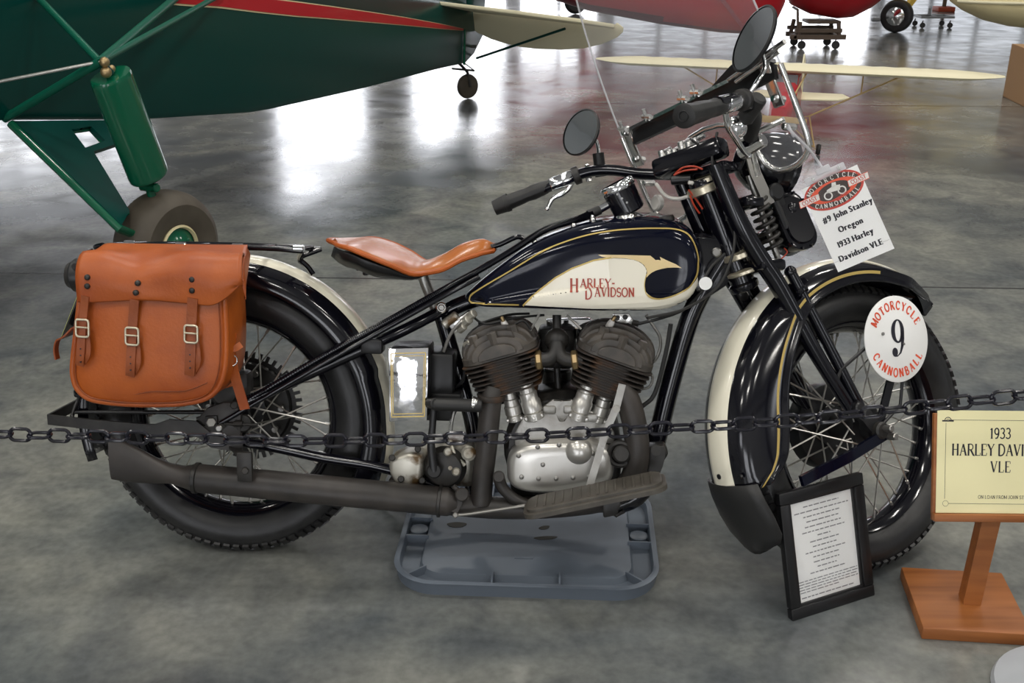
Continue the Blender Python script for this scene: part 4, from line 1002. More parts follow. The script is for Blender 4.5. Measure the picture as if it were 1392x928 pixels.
m = MB(); m.prism([WS(o, z, -.012) for o, z in ((.06, .408), (.21, .414), (.21, .44), (.14, .432))], s_a*.005, .002); m.build('dark_bracket', 'satin', ws)
for s in (-1, 1):
    m = MB(); m.box(WS(.215*s, .37, -.008), (.006, .03, .10), (s_a, s_r, (s_u-s_a*.45).normalized()), .002)
    for z in (.34, .40, .285): m.cyl(WS(.215*s, z, -.02), WS(.215*s, z, .012), .008, 8, .002)
    m.tube([WS(.215*s, .30, -.008), SL(-.11, .13*s, .285)], .006, 8)
    m.build('windshield_bracket', 'nickel', ws)
m = MB(); m.cyl(WS(-.205, .235, -.02), WS(-.205, .235, -.004), .020, 18, .004); m.build('round_reflector', 'ceram', ws)
m = MB(); m.cyl(WS(.10, .262, -.035), WS(.16, .275, -.02), .015, 14, .003); m.tube([WS(.13, .268, -.03), WS(.11, .215, -.02)], .006, 8); m.build('windshield_clamp', 'nickel', ws)
m = MB(); m.tube([WS(.16, .30, -.01), WS(.09, .285, -.02)], .003, 8); m.build('stay_rod', 'satin', ws)

# ---- number plate
bo = CFr+s_a*.05+s_u*.203+s_r*.105
pb = Board(bo, s_a, s_u)
m = MB(); m.lathe([(.02, -.002), (.0985, -.002), (.1, -.0005), (.1, .001), (.098, .0022), (.001, .0022)], bo, s_r, 64)
m.use(1)
pb.arc_text(m, 'MOTORCYCLE', 0, 0, .078, .078, 92, 13.2, .0185, .0028, top=True, weight=.24, squeeze=.9)
pb.arc_text(m, 'CANNONBALL', 0, 0, .078, .078, 270, 13.2, .0185, .0028, top=False, weight=.24, squeeze=.9)
m.use(2)
def ell(cx, cy, rx, ry, n=30, a0=0, a1=360): return [(cx+rx*math.cos(R(a0+(a1-a0)*i/n)), cy+ry*math.sin(R(a0+(a1-a0)*i/n))) for i in range(n+1)]
o1, i1 = ell(0, .018, .0205, .0275), ell(0.0005, .0185, .0088, .0235)
pol = [[o1[i], o1[i+1], i1[i+1], i1[i]] for i in range(30)]
st_o = [(.0205, .018), (.0200, 0), (.0165, -.018), (.009, -.033), (-.002, -.0405), (-.010, -.0415)]; st_i = [(.0095, .018), (.0100, 0), (.0090, -.015), (.0050, -.030), (-.002, -.0375), (-.010, -.0385)]
pol += [[st_o[i], st_o[i+1], st_i[i+1], st_i[i]] for i in range(5)]
pol += [ell(-.0105, -.0305, .0088, .0105, 20)[:-1]]
pb.polys(m, pol, .002, 0, .003)
m.use(3); m.cyl(pb.at(-.045, .012, .002), pb.at(-.045, .012, .005), .004, 10); m.cyl(pb.at(.018, -.012, .002), pb.at(.018, -.012, .0065), .003, 8)
o = m.build('number_plate', ['white', 'orange', 'ink', 'steel'], bike); tag(o, 'round white number plate with a black 9')
m = MB(); m.tube([pb.at(-.045, .012, -.002), SL(.20, .085, -.2), SL(.19, .08, -.23)], .004, 8); m.tube([pb.at(.02, -.08, -.003), CFr+s_a*.07+s_r*.09+s_u*.05, CFr+s_r*.09], .004, 8); m.build('plate_stay', 'satin', bike)

# ---- tail lamp, licence plate, luggage rack
m = MB(); c = B(104, 374, 0); m.lathe([(.004, -.055), (.028, -.05), (.038, -.03), (.040, .0), (.034, .006)], c+b_a*.0, b_a*-1, 24); m.use(1); m.lathe([(.034, .004), (.03, .016), (.002, .022)], c+b_a*.0, b_a*-1, 24, cap=False); m.use(0); m.cyl(B(102, 362, .03), B(102, 362, .055), .008, 10); m.tube([c+b_a*.045, c+b_a*.09-b_u*.02, BL(-.30, 0, .62), BL(-.335, 0, .50)], .008, 8, 3); m.build('tail_lamp', ['satin', 'soot'], bike)
m = MB(); c = B(103, 428, .045); pu = (b_u*.9+b_a*.42).normalized(); pn = pu.cross(b_r)
m.box(c, (.055, .115, .004), (b_r, pu, pn), .001); m.use(1); m.box(c-pn*.003 if pn.x > 0 else c+pn*.003, (.050, .107, .001), (b_r, pu, pn)); m.use(2); m.box(c+b_a*.012, (.02, .06, .02), (b_r, pu, pn), .003); m.tube([c+b_a*.012, c+b_a*.05-b_r*.02, BL(-.315, 0, .56)], .006, 8); m.build('license_plate', ['satin', 'plate_yellow', 'satin'], bike)
m = MB()
zr = lambda o, z: z if o > 0 else z-.014
for o in (.08, -.08): m.tube([BL(-.27, o, zr(o, .742)), BL(-.15, o, zr(o, .747)), BL(.1, o, zr(o, .747)), BL(.19, o, zr(o, .742))], .0065, 10, 4)
m.tube([BL(-.27, .08, .744), BL(-.30, .05, .736), BL(-.30, -.05, .730), BL(-.27, -.08, .728)], .0065, 10, 4)
for x in (-.24, -.16, -.08, 0, .08, .17): m.tube([BL(x, .08, .747), BL(x, -.08, .733)], .005, 10)
m.use(1)
for x in (-.22, -.1, .03, .17): m.cyl(BL(x, .08, .748), BL(x+.025, .08, .748), .0085, 10, .002)
m.use(0)
for o in (.08, -.08): m.tube([BL(.19, o, .742 if o > 0 else .728), B(407, 351, o*.5), B(418, 362, o*.4), B(426, 373, o*.4)], .006, 8, 3); m.tube([BL(-.30, o, .735), BL(-.27, o*.9, .60), BL(-.26, o*.9, .56)], .006, 8, 3)
m.build('luggage_rack', ['black', 'chrome'], bike)

# ================================================================== saddlebag (strapped beside the rear wheel)
bo_ = BL(-.13, .18, .39)
bag = thing('saddlebag', None, 'orange tan leather saddlebag hung beside the rear wheel of the motorcycle', 'saddlebag', matrix=MBIKE @ Matrix.Translation(bo_))
def bb(m, name, mt, parent=bag, ang=60, label=None): return tag(m.build(name, mt, parent, org=bo_, ang=ang), label)
pf = [(110, 392), (107, 420), (103, 455), (99, 490), (99, 512), (105, 529), (119, 541), (140, 546), (170, 549), (205, 550), (240, 549), (268, 545), (287, 537), (299, 522), (305, 500), (307, 470), (306, 430), (303, 392)]
OF = .235
front = Bs(*[(x, y, OF) for x, y in pf])
topl = Bs((116, 372, OF), (298, 372, OF))
loop = [topl[0]]+front+[topl[1]]
loop = smooth_path(loop, 3)
cb = sum(loop, V())/len(loop)
def at_o(o, k, dn=0.0): return [V((cb.x+(p.x-cb.x)*k, -o, cb.z+(p.z-cb.z)*k+dn)) for p in loop]
m = MB(); m.loft([at_o(.098, .98), at_o(.102, 1.0), at_o(.16, 1.035), at_o(.205, 1.03), at_o(.228, 1.0), at_o(.236, .975), at_o(.2385, .93), at_o(.243, .75), at_o(.246, .45), at_o(.247, .1)])
bb(m, 'bag_body', 'leather', label=None)
m = MB(); m.tube([V((cb.x+(p.x-cb.x)*1.0, -.2325, cb.z+(p.z-cb.z)*1.0)) for p in loop[2:-2]], .0068, 10); bb(m, 'welt', 'leather')
m = MB(); m.tube([V((cb.x+(p.x-cb.x)*.945, -.2405, cb.z+(p.z-cb.z)*.945)) for p in loop[4:-4]], .0014, 6); bb(m, 'seam', 'leatherd')
m = MB(); m.tube(Bs((163, 541, OF+.002), (205, 532, OF+.010), (250, 531, OF+.010), (282, 520, OF+.006)), .0015, 6, 6); bb(m, 'seam', 'leatherd')
# back panel that shows beside the front one
m = MB(); rg = [BL(x, .098, z) for x, z in ((-.27, .74), (-.29, .55), (-.28, .45), (-.20, .41), (-.05, .405), (.025, .43), (.048, .50), (.056, .62), (.062, .74))]; m.prism(rg, b_r*-.006, .002); bb(m, 'back_panel', 'leather')
# flap: rolls from the rack over the top and down the front
m = MB(); NU, NV = 36, 18; g = []
for i in range(NU+1):
    u = i/NU; row = []; x = -.248+.358*u
    rid = .735+.014*math.cos((u-.05)*9)*math.exp(-((u-.35)/.35)**2)+.012*u
    low_ = .648+.010*math.sin(u*PI)*0-.004*math.cos(u*7)+(.05*max(0, (u-.80)/.20)**1.5)
    prof = [(.094, .750-.004*(1-u)), (.12, .746), (.17, .742-.006*math.sin(u*8+1)), (.215, rid+.002), (.238, rid-.012), (.249, rid-.032), (.252+.003*math.sin(u*9), rid-.055), (.251, low_+.008), (.2495, low_)]
    sp = smooth_path([V((x, -o, z)) for o, z in prof], 2)
    for p in sp:
        bulge = .006*math.exp(-((u-.62)/.25)**2)*max(0, 1-abs(p.z-.71)/.06); row.append(V((p.x-.040*u*u*max(0, (.25+p.y)/.16), p.y-bulge, p.z)))
    g.append(row)
m.loft(g, closed=False, cap=False)
fl = bb(m, 'flap', 'leather', ang=180); k_ = fl.modifiers.new('thickness', 'SOLIDIFY'); k_.thickness = .0055; k_.offset = 1
m = MB()   # rolled side of the flap, front end
rg = []
for i in range(9):
    t = i/8; rg.append([BL(.110-.040*max(0, (.25-o)/.16)+.006*math.sin(t*PI/2), o, z-.040*t*kk) for o, z, kk in ((.10, .748, .4), (.15, .745, .8), (.20, .738, 1), (.235, .725, 1.0), (.247, .700, .8), (.248, .670, .3))])
m.loft(rg, closed=False, cap=False); f2 = bb(m, 'flap_side', 'leather', fl, ang=180); k_ = f2.modifiers.new('thickness', 'SOLIDIFY'); k_.thickness = .005
m = MB(); pt = smooth_path([V((r_[-1].x, r_[-1].y-.0015, r_[-1].z+.006)) for r_ in g[::3]], 2); m.tube(pt, .001, 6); bb(m, 'seam', 'leatherd', fl)
for (x, ys) in ((118, (377, 389)), (186.5, (385, 398)), (184.5, ()), (260.5, (380, 395))):
    for y in ys:
        m = MB(); p = B(x if not (x == 186.5 and y == 398) else 184, y, .262); m.lathe([(.0062, -.010), (.0062, 0), (.004, .0025), (.0005, .003)], p, b_r, 14); bb(m, 'rivet', 'soot', fl)
def strap(px, ytop, ymid, yend, dx, w):
    m = MB(); m.tube(Bs((px, ytop, .258), (px+dx*.3, (ytop+ymid)/2, .254), (px+dx*.6, ymid, .256), (px+dx*.8, (ymid+yend)/2, .260), (px+dx, yend-8, .258), (px+dx, yend, .254)), .01, sm=3, flat=(b_r, .0032, w))
    s = bb(m, 'strap', 'leatherd')
    m = MB(); m.tube(Bs((px+dx*.6+7, ymid+4, .252), (px+dx*.9+11, (ymid+yend)/2+8, .258), (px+dx+5, yend-4, .251)), .01, sm=3, flat=(b_r, .0028, w*.55)); bb(m, 'strap_keeper', 'leatherd', s)
    m = MB()
    for k in range(3): q = B(px+dx*.95, ymid+28+9*k, .262); m.cyl(q-b_r*.004, q+b_r*.0004, .0017, 8)
    bb(m, 'strap_hole', 'ink', s)
    m = MB(); c = B(px+dx*.6, ymid, .2625); e1 = (b_a-b_u*.04).normalized(); e2 = e1.cross(b_r)
    rr_ = roundrect(c, e1, e2, .0140, .0185, .006, 4); m.tube(rr_, .0026, 8, closed=True); m.tube([c-e2*.002-e1*.014+b_r*.001, c-e2*.002+e1*.014+b_r*.001], .0021, 8); m.tube([c-e2*.002, c-e2*.002+e1*.012+b_r*.004], .0018, 8)
    bb(m, 'buckle', 'ring', s)
strap(116, 402, 446, 497, -7, .017); strap(183, 407, 457, 511, -6, .020); strap(262, 405, 454, 510, -4, .022)
m = MB(); m.tube(Bs((316, 452, .19), (314, 478, .19), (318, 505, .185), (325, 530, .18), (333, 556, .175)), .01, sm=3, flat=(b_r, .0035, .022)); s = bb(m, 'strap', 'leather')
m = MB(); c = B(315, 490, .195); m.torus(c, (b_r+b_a*.8).normalized(), .012, .002, 20, 8); bb(m, 'buckle', 'nickel', s)
m = MB(); m.tube(Bs((311, 472, .2), (318, 474, .2), (328, 468, .19)), .01, sm=3, flat=(b_r, .003, .014)); bb(m, 'strap_keeper', 'leather', s)
m = MB(); m.tube(Bs((100, 445, .17), (88, 457, .17), (79, 462, .165), (76, 475, .16), (78, 488, .16)), .01, sm=4, flat=(b_r, .018, .0035)); bb(m, 'strap', 'leatherd')

# ================================================================== hanging name card
tp = FS.w(-.03, .24, .272)
vd = -ray(1152, 292).normalized(); cx = V((0, 0, 1)).cross(vd).normalized(); cyv = vd.cross(cx)
c0 = hit(1152, 293, FS.w(.06, .27, .17), vd)
def CP_(x, y): return hit(x, y, c0, vd)
tl, tr_, br2, bl2 = CP_(1086, 256), CP_(1165, 217), CP_(1219, 340), CP_(1138, 371)
ex = ((tr_-tl)+(br2-bl2)).normalized(); ey = ((tl-bl2)+(tr_-br2)).normalized(); ey = (ey-ex*ey.dot(ex)).normalized()
cw = ((tr_-tl).length+(br2-bl2).length)/2; ch = ((tl-bl2).length+(tr_-br2).length)/2; cc_ = (tl+tr_+br2+bl2)/4
tagr = thing('name_card', cc_, 'white name card in a clear sleeve hanging from the windshield', 'card')
b_ = Board((0, 0, 0), ex, ey)
m = MB(); m.prism([b_.at(a*cw*.475, c*ch*.475-.002, -.0008) for a, c in ((-1, -1), (1, -1), (1, 1), (-1, 1))], b_.n*.0016)
m.use(1)
for y in (ch*.5-.024, -ch*.5+.024): b_.polys(m, strip2d([(-cw*.46, y), (cw*.46, y)], .0007), 0, 0, .0011)
m.use(2)
sz = .0180
b_.text(m, '#9 John Stanley', .006, .008, sz, .0011, bold=.0010, squeeze=.76, gap=.13)
b_.text(m, 'Oregon', .0, -.022, sz, .0011, bold=.0010, squeeze=.76, gap=.13)
b_.text(m, '1933 Harley', -.001, -.050, sz, .0011, bold=.0010, squeeze=.76, gap=.13)
b_.text(m, 'Davidson VLE', -.002, -.078, sz, .0011, bold=.0010, squeeze=.76, gap=.13)
# emblem: red oval with lettering, dark centre with a small motorcycle, two ribbons
ex0, ey0 = -.002, .063
def fan(m, pts, cx, cy, h): b_.polys(m, [[(cx, cy), pts[i], pts[i+1]] for i in range(len(pts)-1)], 0, 0, h)
m.use(3); fan(m, ell(ex0, ey0, .062, .036, 40), ex0, ey0, .0011)
m.use(4); fan(m, ell(ex0, ey0, .057, .0315, 40), ex0, ey0, .0013)
m.use(6); fan(m, ell(ex0, ey0, .050, .0205, 40), ex0, ey0-.0, .0015)
m.use(4); fan(m, ell(ex0, ey0-.001, .035, .0175, 40), ex0, ey0, .0017)
m.use(3); b_.polys(m, [[(ex0-.02, ey0-.018), (ex0+.004, ey0-.024), (ex0+.012, ey0-.015)], [(ex0+.008, ey0-.013), (ex0+.026, ey0-.012), (ex0+.018, ey0-.021)]], 0, 0, .0019)
m.use(5)
for x, r0 in ((ex0-.014, .0075), (ex0+.015, .0075)):
    b_.polys(m, strip2d(ell(x, ey0-.006, r0, r0, 18), .0028), 0, 0, .0019)
b_.polys(m, [[(ex0-.016, ey0), (ex0+.012, ey0-.004), (ex0+.016, ey0+.006), (ex0+.004, ey0+.009), (ex0-.012, ey0+.006)], [(ex0-.002, ey0+.006), (ex0+.008, ey0+.007), (ex0+.010, ey0+.014), (ex0+.002, ey0+.016)]], 0, 0, .0019)
b_.arc_text(m, 'MOTORCYCLE', ex0, ey0, .0545, .026, 90, 13.5, .0085, .0019, top=True, weight=.2, squeeze=1.0)
b_.arc_text(m, 'CANNONBALL', ex0, ey0, .0545, .026, 270, 11.5, .0085, .0019, top=False, weight=.2, squeeze=1.0)
for sgn, x in ((-1, ex0-.052), (1, ex0+.052)):
    m.use(5); b_.polys(m, [[(x-.022, ey0-.0065), (x+.020, ey0-.0065), (x+.022, ey0+.0065), (x-.020, ey0+.0065)]], 0, 0, .0020)
    m.use(6); b_.polys(m, strip2d([(x-.022, ey0-.0065), (x+.020, ey0-.0065), (x+.022, ey0+.0065), (x-.020, ey0+.0065), (x-.022, ey0-.0065)], .0012), 0, 0, .0022)
    m.use(3); 
    p_, w_ = serif_polys('COAST', .0082, .2, .95, .06); b_.polys(m, p_, x-w_/2, ey0-.004, .0022)
m.build('card', ['paper', 'faint_ink', 'ink', 'logo_red', 'logo_dark', 'ceram', 'orange'], tagr)
m = MB(); m.prism([b_.at(a*cw*.5, c*ch*.5, .0026) for a, c in ((-1, -1), (1, -1), (1, 1), (-1, 1))], b_.n*.0006); m.build('sleeve', 'sleeve', tagr)
m = MB(); q0 = b_.at(-.005, ch*.5+.002, 0); m.box(q0, (.085, .016, .006), (ex, ey, b_.n), .002); m.box(q0+ey*.010, (.03, .014, .009), (ex, ey, b_.n), .002); m.use(1); m.cyl(q0-ex*.025-b_.n*.004, q0-ex*.025+b_.n*.007, .004, 10); m.cyl(q0+ex*.03-b_.n*.004, q0+ex*.03+b_.n*.007, .004, 10); m.build('clip', ['edge', 'nickel'], tagr)
aw = FS.w(-.045-.46*(.285-.24), .247, .285)-cc_
m = MB(); m.tube([q0+ey*.012, q0+ey*.03-ex*.002, (q0+ey*.03+aw)/2+V((.008, 0, -.006)), aw+V((.004, 0, -.004)), aw, aw+V((-.008, .004, .006))], .0028, 8, 4); m.torus(aw, ex, .012, .0028, 16, 6); m.build('tie', 'edge', tagr)

# ================================================================== barrier chain
def catmull_at(pts, t):
    n = len(pts)-1; i = min(int(t*n), n-1); return pts[i], pts[i+1], t*n-i
CY = lambda x: 1.80-.10*(max(0, x)/1392)
cpx = [(-190, 583), (-80, 587), (0, 590), (150, 593.5), (330, 598), (450, 599), (600, 596), (700, 593), (800, 588), (900, 582), (1000, 577), (1100, 569), (1200, 558.5), (1290, 548.5), (1392, 536.5), (1500, 521), (1590, 507)]
cpts = smooth_path([hit(x, y, (0, CY(x), 0), V((0, 1, 0))) for x, y in cpx], 24)
acc = [0]
for a, b in zip(cpts, cpts[1:]): acc.append(acc[-1]+(b-a).length)
def at_len(s):
    for i in range(len(acc)-1):
        if acc[i+1] >= s: return cpts[i].lerp(cpts[i+1], (s-acc[i])/(acc[i+1]-acc[i])), (cpts[i+1]-cpts[i]).normalized()
    return cpts[-1], (cpts[-1]-cpts[-2]).normalized()
chain = thing('barrier_chain', cpts[len(cpts)//2], 'black plastic link chain stretched across in front of the motorcycle', 'chain')
co = V(chain.location)
LK = MB(); hl, hw_, wr = .0212, .0118, .0035
lp = [V((math.copysign(hl-hw_, math.cos(a))+hw_*math.cos(a), hw_*math.sin(a), 0)) for a in (2*PI*k/28+.001 for k in range(28))]
LK.tube(lp, wr, 8, closed=True)
LME = LK.build('link', 'chain', data_only=True)
PITCHL = .0385; NL = int(acc[-1]/PITCHL)
for k in range(NL+1):
    p, t = at_len(k*PITCHL)
    roll = (k % 2)*PI/2+rnd.uniform(-.22, .22)
    y = V((0, 0, 1)); y = (y-t*y.dot(t)).normalized(); z = t.cross(y)
    o = bpy.data.objects.new('link', LME); COL.objects.link(o); o.parent = chain
    y2 = y*math.cos(roll)+z*math.sin(roll); z2 = t.cross(y2)
    o.matrix_local = Matrix(((t.x, y2.x, z2.x, p.x-co.x), (t.y, y2.y, z2.y, p.y-co.y), (t.z, y2.z, z2.z, p.z-co.z), (0, 0, 0, 1)))
# stanchions that hold it, the right one's round base shows in the corner
def stanchion(end, base, label):
    s = thing('stanchion', (base.x, base.y, 0), label, 'stanchion')
    m = MB(); m.lathe([(.10, 0), (.150, 0), (.155, .006), (.150, .018), (.11, .034), (.04, .045), (.028, .06), (.001, .06)], (0, 0, 0), (0, 0, 1), 48); m.build('base', 'plinth', s)
    m = MB(); m.cyl((0, 0, .05), (0, 0, .86), .025, 24); m.build('post', 'chain', s)
    m = MB(); m.sphere((0, 0, .875), .034, (1, 1, .8)); q = V(end)-V((base.x, base.y, 0)); m.tube([(0, 0, q.z), (q.x*.55, q.y*.55, q.z), (q.x, q.y, q.z)], .006, 8); m.lathe([(.025, q.z-.012), (.030, q.z-.01), (.030, q.z+.01), (.025, q.z+.012)], (0, 0, 0), (0, 0, 1), 24); m.build('cap', 'chain', s)
stanchion(cpts[-1], V((1.115, 1.64, 0)), 'black post on a pale round base at the lower right corner')
stanchion(cpts[0], V((cpts[0].x-.045, cpts[0].y, 0)), 'black post holding the left end of the chain')

# ================================================================== drip tray under the engine
tx, ty, tw, th_ = .04, 2.20, .305, .225
tray = thing('drip_tray', (tx, ty, 0), 'grey upturned plastic lid on the floor under the engine', 'tray')
ax_, ay_ = V((.995, -.055, 0)).normalized(), V((.055, .995, 0)).normalized()
def trr(w, d, r, z): return roundrect(V((0, 0, z)), ax_, ay_, w, d, r, 8)
m = MB()
m.loft([trr(tw, th_, .10, .0), trr(tw+.004, th_+.004, .10, .030), trr(tw+.006, th_+.006, .10, .034), trr(tw, th_, .10, .036), trr(tw-.006, th_-.006, .095, .034), trr(tw-.010, th_-.010, .09, .012), trr(tw-.052, th_-.045, .06, .010), trr(tw-.058, th_-.051, .055, .024), trr(tw-.066, th_-.059, .05, .026), trr(tw-.2, th_-.15, .02, .0265)])
m.build('tray_shell', 'tray', tray, ang=50)
def rib(p, q): 
    m = MB(); m.tube([V((0, 0, .021))+ax_*p[0]+ay_*p[1], V((0, 0, .021))+ax_*q[0]+ay_*q[1]], .01, flat=((0, 0, 1), .022, .004)); m.build('rib', 'tray', tray)
for x in (-.075, .08): rib((x, -th_+.005), (x, -th_+.058))
for x in (-.1, .1): rib((x, th_-.005), (x, th_-.058))
for y in (-.03, .05):
    rib((-tw+.005, y), (-tw+.062, y)); rib((tw-.005, y), (tw-.062, y))
for sx_ in (-1, 1): rib((sx_*(tw-.034), -th_+.034), (sx_*(tw-.072), -th_+.07))
for sx_ in (-1, 1):
    m = MB(); m.lathe([(.020, .010), (.022, .012), (.022, .024), (.018, .026), (.001, .026)], ax_*(sx_*(tw-.033))+ay_*.01, (0, 0, 1), 20); m.build('boss', 'tray', tray)
m = MB()
for px, py, rx, ry, an in ((740, 717, .014, .008, 20), (742, 731, .028, .008, 5), (621, 713, .024, .012, 0)):
    g0 = G(px, py, .0268)-V((tx, ty, 0)); pts = []
    for k in range(24):
        a = 2*PI*k/24; x, y = rx*math.cos(a)*(1+.12*math.sin(3*a)), ry*math.sin(a); an_ = R(an); pts.append(V((g0.x+x*math.cos(an_)-y*math.sin(an_), g0.y+x*math.sin(an_)+y*math.cos(an_), .0267)))
    m.prism(pts, (0, 0, .0007))
m.build('oil_spot', 'oil', tray)
m = MB(); g0 = G(712, 757, .0268)-V((tx, ty, 0)); m.prism([g0+ax_*a*.022+ay_*c*.006 for a, c in ((-1, -1), (1, -1), (1, 1), (-1, 1))], (0, 0, .0008)); m.build('moulded_mark', 'tray', tray)

PICT, PDY = 18.5, 7
# ================================================================== framed sheet leaning by the front wheel
P0, P1 = G(1078, 838+PDY), G(1190, 802+PDY)
fe = (P1-P0).normalized(); fb = V((-fe.y, fe.x, 0)); tau = R(PICT); fu = V((0, 0, 1))*math.cos(tau)+fb*math.sin(tau); fn_ = fe.cross(fu)
FW, FH = (P1-P0).length, .288
pic = thing('picture_frame', (P0+P1)/2, 'black framed typed sheet propped against the front wheel', 'framed sheet')
org = P0-(P0+P1)/2; fbd = Board(org, fe, fu)
m = MB(); bw = .027
for (x0, y0, x1, y1) in ((0, 0, FW, bw), (0, FH-bw, FW, FH), (0, bw, bw, FH-bw), (FW-bw, bw, FW, FH-bw)):
    m.prism([fbd.at(x, y, -.018) for x, y in ((x0, y0), (x1, y0), (x1, y1), (x0, y1))], fbd.n*.018, .003)
m.build('frame', 'frame', pic)
m = MB()
for (x0, y0, x1, y1) in ((bw-.004, bw-.004, FW-bw+.004, bw+.004), (bw-.004, FH-bw-.004, FW-bw+.004, FH-bw+.004), (bw-.004, bw, bw+.004, FH-bw), (FW-bw-.004, bw, FW-bw+.004, FH-bw)):
    m.prism([fbd.at(x, y, -.016) for x, y in ((x0, y0), (x1, y0), (x1, y1), (x0, y1))], fbd.n*.011, .001)
m.build('inner_lip', 'satin', pic)
m = MB(); m.prism([fbd.at(x, y, -.012) for x, y in ((bw-.004, bw-.004), (FW-bw+.004, bw-.004), (FW-bw+.004, FH-bw+.004), (bw-.004, FH-bw+.004))], fbd.n*.001)
m.use(1)
pw = FW-2*bw; cxp = FW/2
def typed(y, w, h, xc=None):
    x = (xc or cxp)-w/2; end = x+w
    while x < end-.002:
        l = min(rnd.uniform(.006, .017), end-x)
        fbd.polys(m, [[(x, y), (x+l, y), (x+l, y+h), (x, y+h)]], 0, 0, -.0105); x += l+.0028
yy = FH-bw-.020
for w in (.55, .84, .58, .50, .56, .66, .20, .45, .38, .62, .40, .40, .30, .54): typed(yy, pw*w, .0026); yy -= .0117
yy -= .002
for w in (.92, .92, .92, .92, .60): typed(yy, pw*w, .0022, cxp if w > .9 else cxp-pw*.15); yy -= .0062
typed(yy-.006, pw*.82, .0026, cxp-pw*.03)
m.build('typed_sheet', ['paper', 'grey_ink'], pic)
m = MB(); m.prism([fbd.at(x, y, -.0085) for x, y in ((bw-.004, bw-.004), (FW-bw+.004, bw-.004), (FW-bw+.004, FH-bw+.004), (bw-.004, FH-bw+.004))], fbd.n*.001); m.build('glass', 'pane', pic)
m = MB(); m.prism([fbd.at(x, y, -.0185) for x, y in ((.008, .008), (FW-.008, .008), (FW-.008, FH-.008), (.008, FH-.008))], fbd.n*.003)
m.build('backing', 'satin', pic)

# ================================================================== wooden sign stand
q1, q2, q3 = G(1225, 770, .03), G(1255, 853, .03), G(1362, 778, .03)
e_d, e_w = (q1-q2), (q3-q1); q4 = q2+e_w
sc_ = (q1+q2+q3+q4)/4
sign = thing('sign_stand', (sc_.x, sc_.y, 0), 'wooden display stand with pale yellow card in front of the front wheel', 'sign')
so2 = V((sc_.x, sc_.y, 0))
m = MB(); m.prism([V((q.x, q.y, 0))-so2 for q in (q2, q4, q3, q1)], (0, 0, .03), .003); m.build('base', 'wood', sign)
Yb = 1.885
sb = [hit(x, y, (0, Yb, 0), V((0, .94, -.34))) for x, y in ((1267, 697), (1261, 559))]
su = V((0, .34, .94)); sxx = V((1, .0, 0))
sl = hit(1267.5, 697, (0, Yb, .26), V((0, .94, -.34)).normalized())
sbd = Board(sl-so2, (1, -.02, 0), (0, .34, .94))
BWd, BHt = .285, .225
ptop = sbd.at(.140, .02, -.012); pbot = G(1318, 815, .03)-so2; pbot.z = .026
pa = e_w.normalized(); pbk = e_d.normalized()
m = MB(); hv = .019
m.loft([[c+pa*a*hv+pbk*b*hv for a, b in ((-1, -1), (1, -1), (1, 1), (-1, 1))] for c in (pbot, ptop+V((0, .02, .0)), ptop+V((0, .045, .08)))]); m.build('post', 'wood', sign)
m = MB(); m.prism([sbd.at(x, y, -.012) for x, y in ((0, -.012), (BWd, -.012), (BWd, BHt-.015), (0, BHt-.015))], sbd.n*.012, .002); m.prism([sbd.at(x, y, -.012) for x, y in ((0, -.016), (BWd, -.016), (BWd, 0), (0, 0))], sbd.n*.024, .002); m.build('sign_board', 'wood', sign)
m = MB(); PX, PY = .006, .001; PW, PH = .28, .216
m.prism([sbd.at(x, y, .0008) for x, y in ((PX, PY), (PX+PW, PY), (PX+PW, PY+PH), (PX, PY+PH))], sbd.n*.0012)
m.use(1); h = .0022
def PL(pts, w): sbd.polys(m, strip2d([(PX+x, PY+y) for x, y in pts], w), 0, 0, h)
PL([(.026, .196), (.262, .196)], .0008); PL([(.026, .020), (.262, .020)], .0008); PL([(.018, .030), (.018, .190)], .0008); PL([(.268, .030), (.268, .190)], .0008)
for cx_ in (.022, .264):
    PL(arc(cx_, .195, .0065, .0065, 0, 180, 10), .0016); PL([(cx_-.012, .194), (cx_+.012, .194)], .003); PL(arc(cx_, .195, .003, .003, 0, 180, 8), .001)
    PL(arc(cx_-.002, .020, .006, .006, 0, 360, 14), .0006)
for st, y, s_, x_ in (('1933', .158, .0215, .131), ('HARLEY DAVIDSON', .122, .0235, .1365), ('VLE', .087, .0225, .133)):
    p_, w_ = serif_polys(st, s_, .15, .82, .06 if len(st) < 5 else .012); sbd.polys(m, p_, PX+x_-w_/2, PY+y, h)
p_, w_ = serif_polys('ON LOAN FROM JOHN STANLEY', .0068, .15, .95, .05); sbd.polys(m, p_, PX+.148-w_/2, PY+.031, h)
m.build('card', ['cream_paper', 'ink'], sign)

M['strut'] = mat('satin_green_tube', (.004, .10, .06), .4, spec=.3)
# ================================================================== green aircraft
TT = G(636, 134); DV = V((-.392, -.92, 0)).normalized(); SV = V((.92, -.392, 0)).normalized()
gp = thing('aircraft', TT, 'dark green tail-wheel aircraft with a red stripe and cream tailplane', 'aircraft')
def GP(l, w, z): return DV*l+SV*w+V((0, 0, z))
def hwid(l): return .05+.45*l/4.79
SN = (DV*4.79+SV*.45); SN = V((-SN.y, SN.x, 0)).normalized()
SP0 = TT+SV*.05
def FU(x, y): return hit(x, y, SP0, SN)-TT
ZB = [(-.25, .47), (.05, .30), (.7, .33), (2.0, .38), (3.3, .45), (4.25, .58), (5.1, .73), (6.4, .86)]
ZT = [(-.25, .66), (.05, .74), (.7, .86), (2.0, 1.10), (3.3, 1.40), (4.25, 1.62), (5.1, 1.75), (6.4, 1.55)]
def lin(x, t):
    for (a, p), (b, q) in zip(t, t[1:]):
        if a <= x <= b: return p+(q-p)*(x-a)/(b-a)
    return t[0][1] if x < t[0][0] else t[-1][1]
m = MB(); rg = []
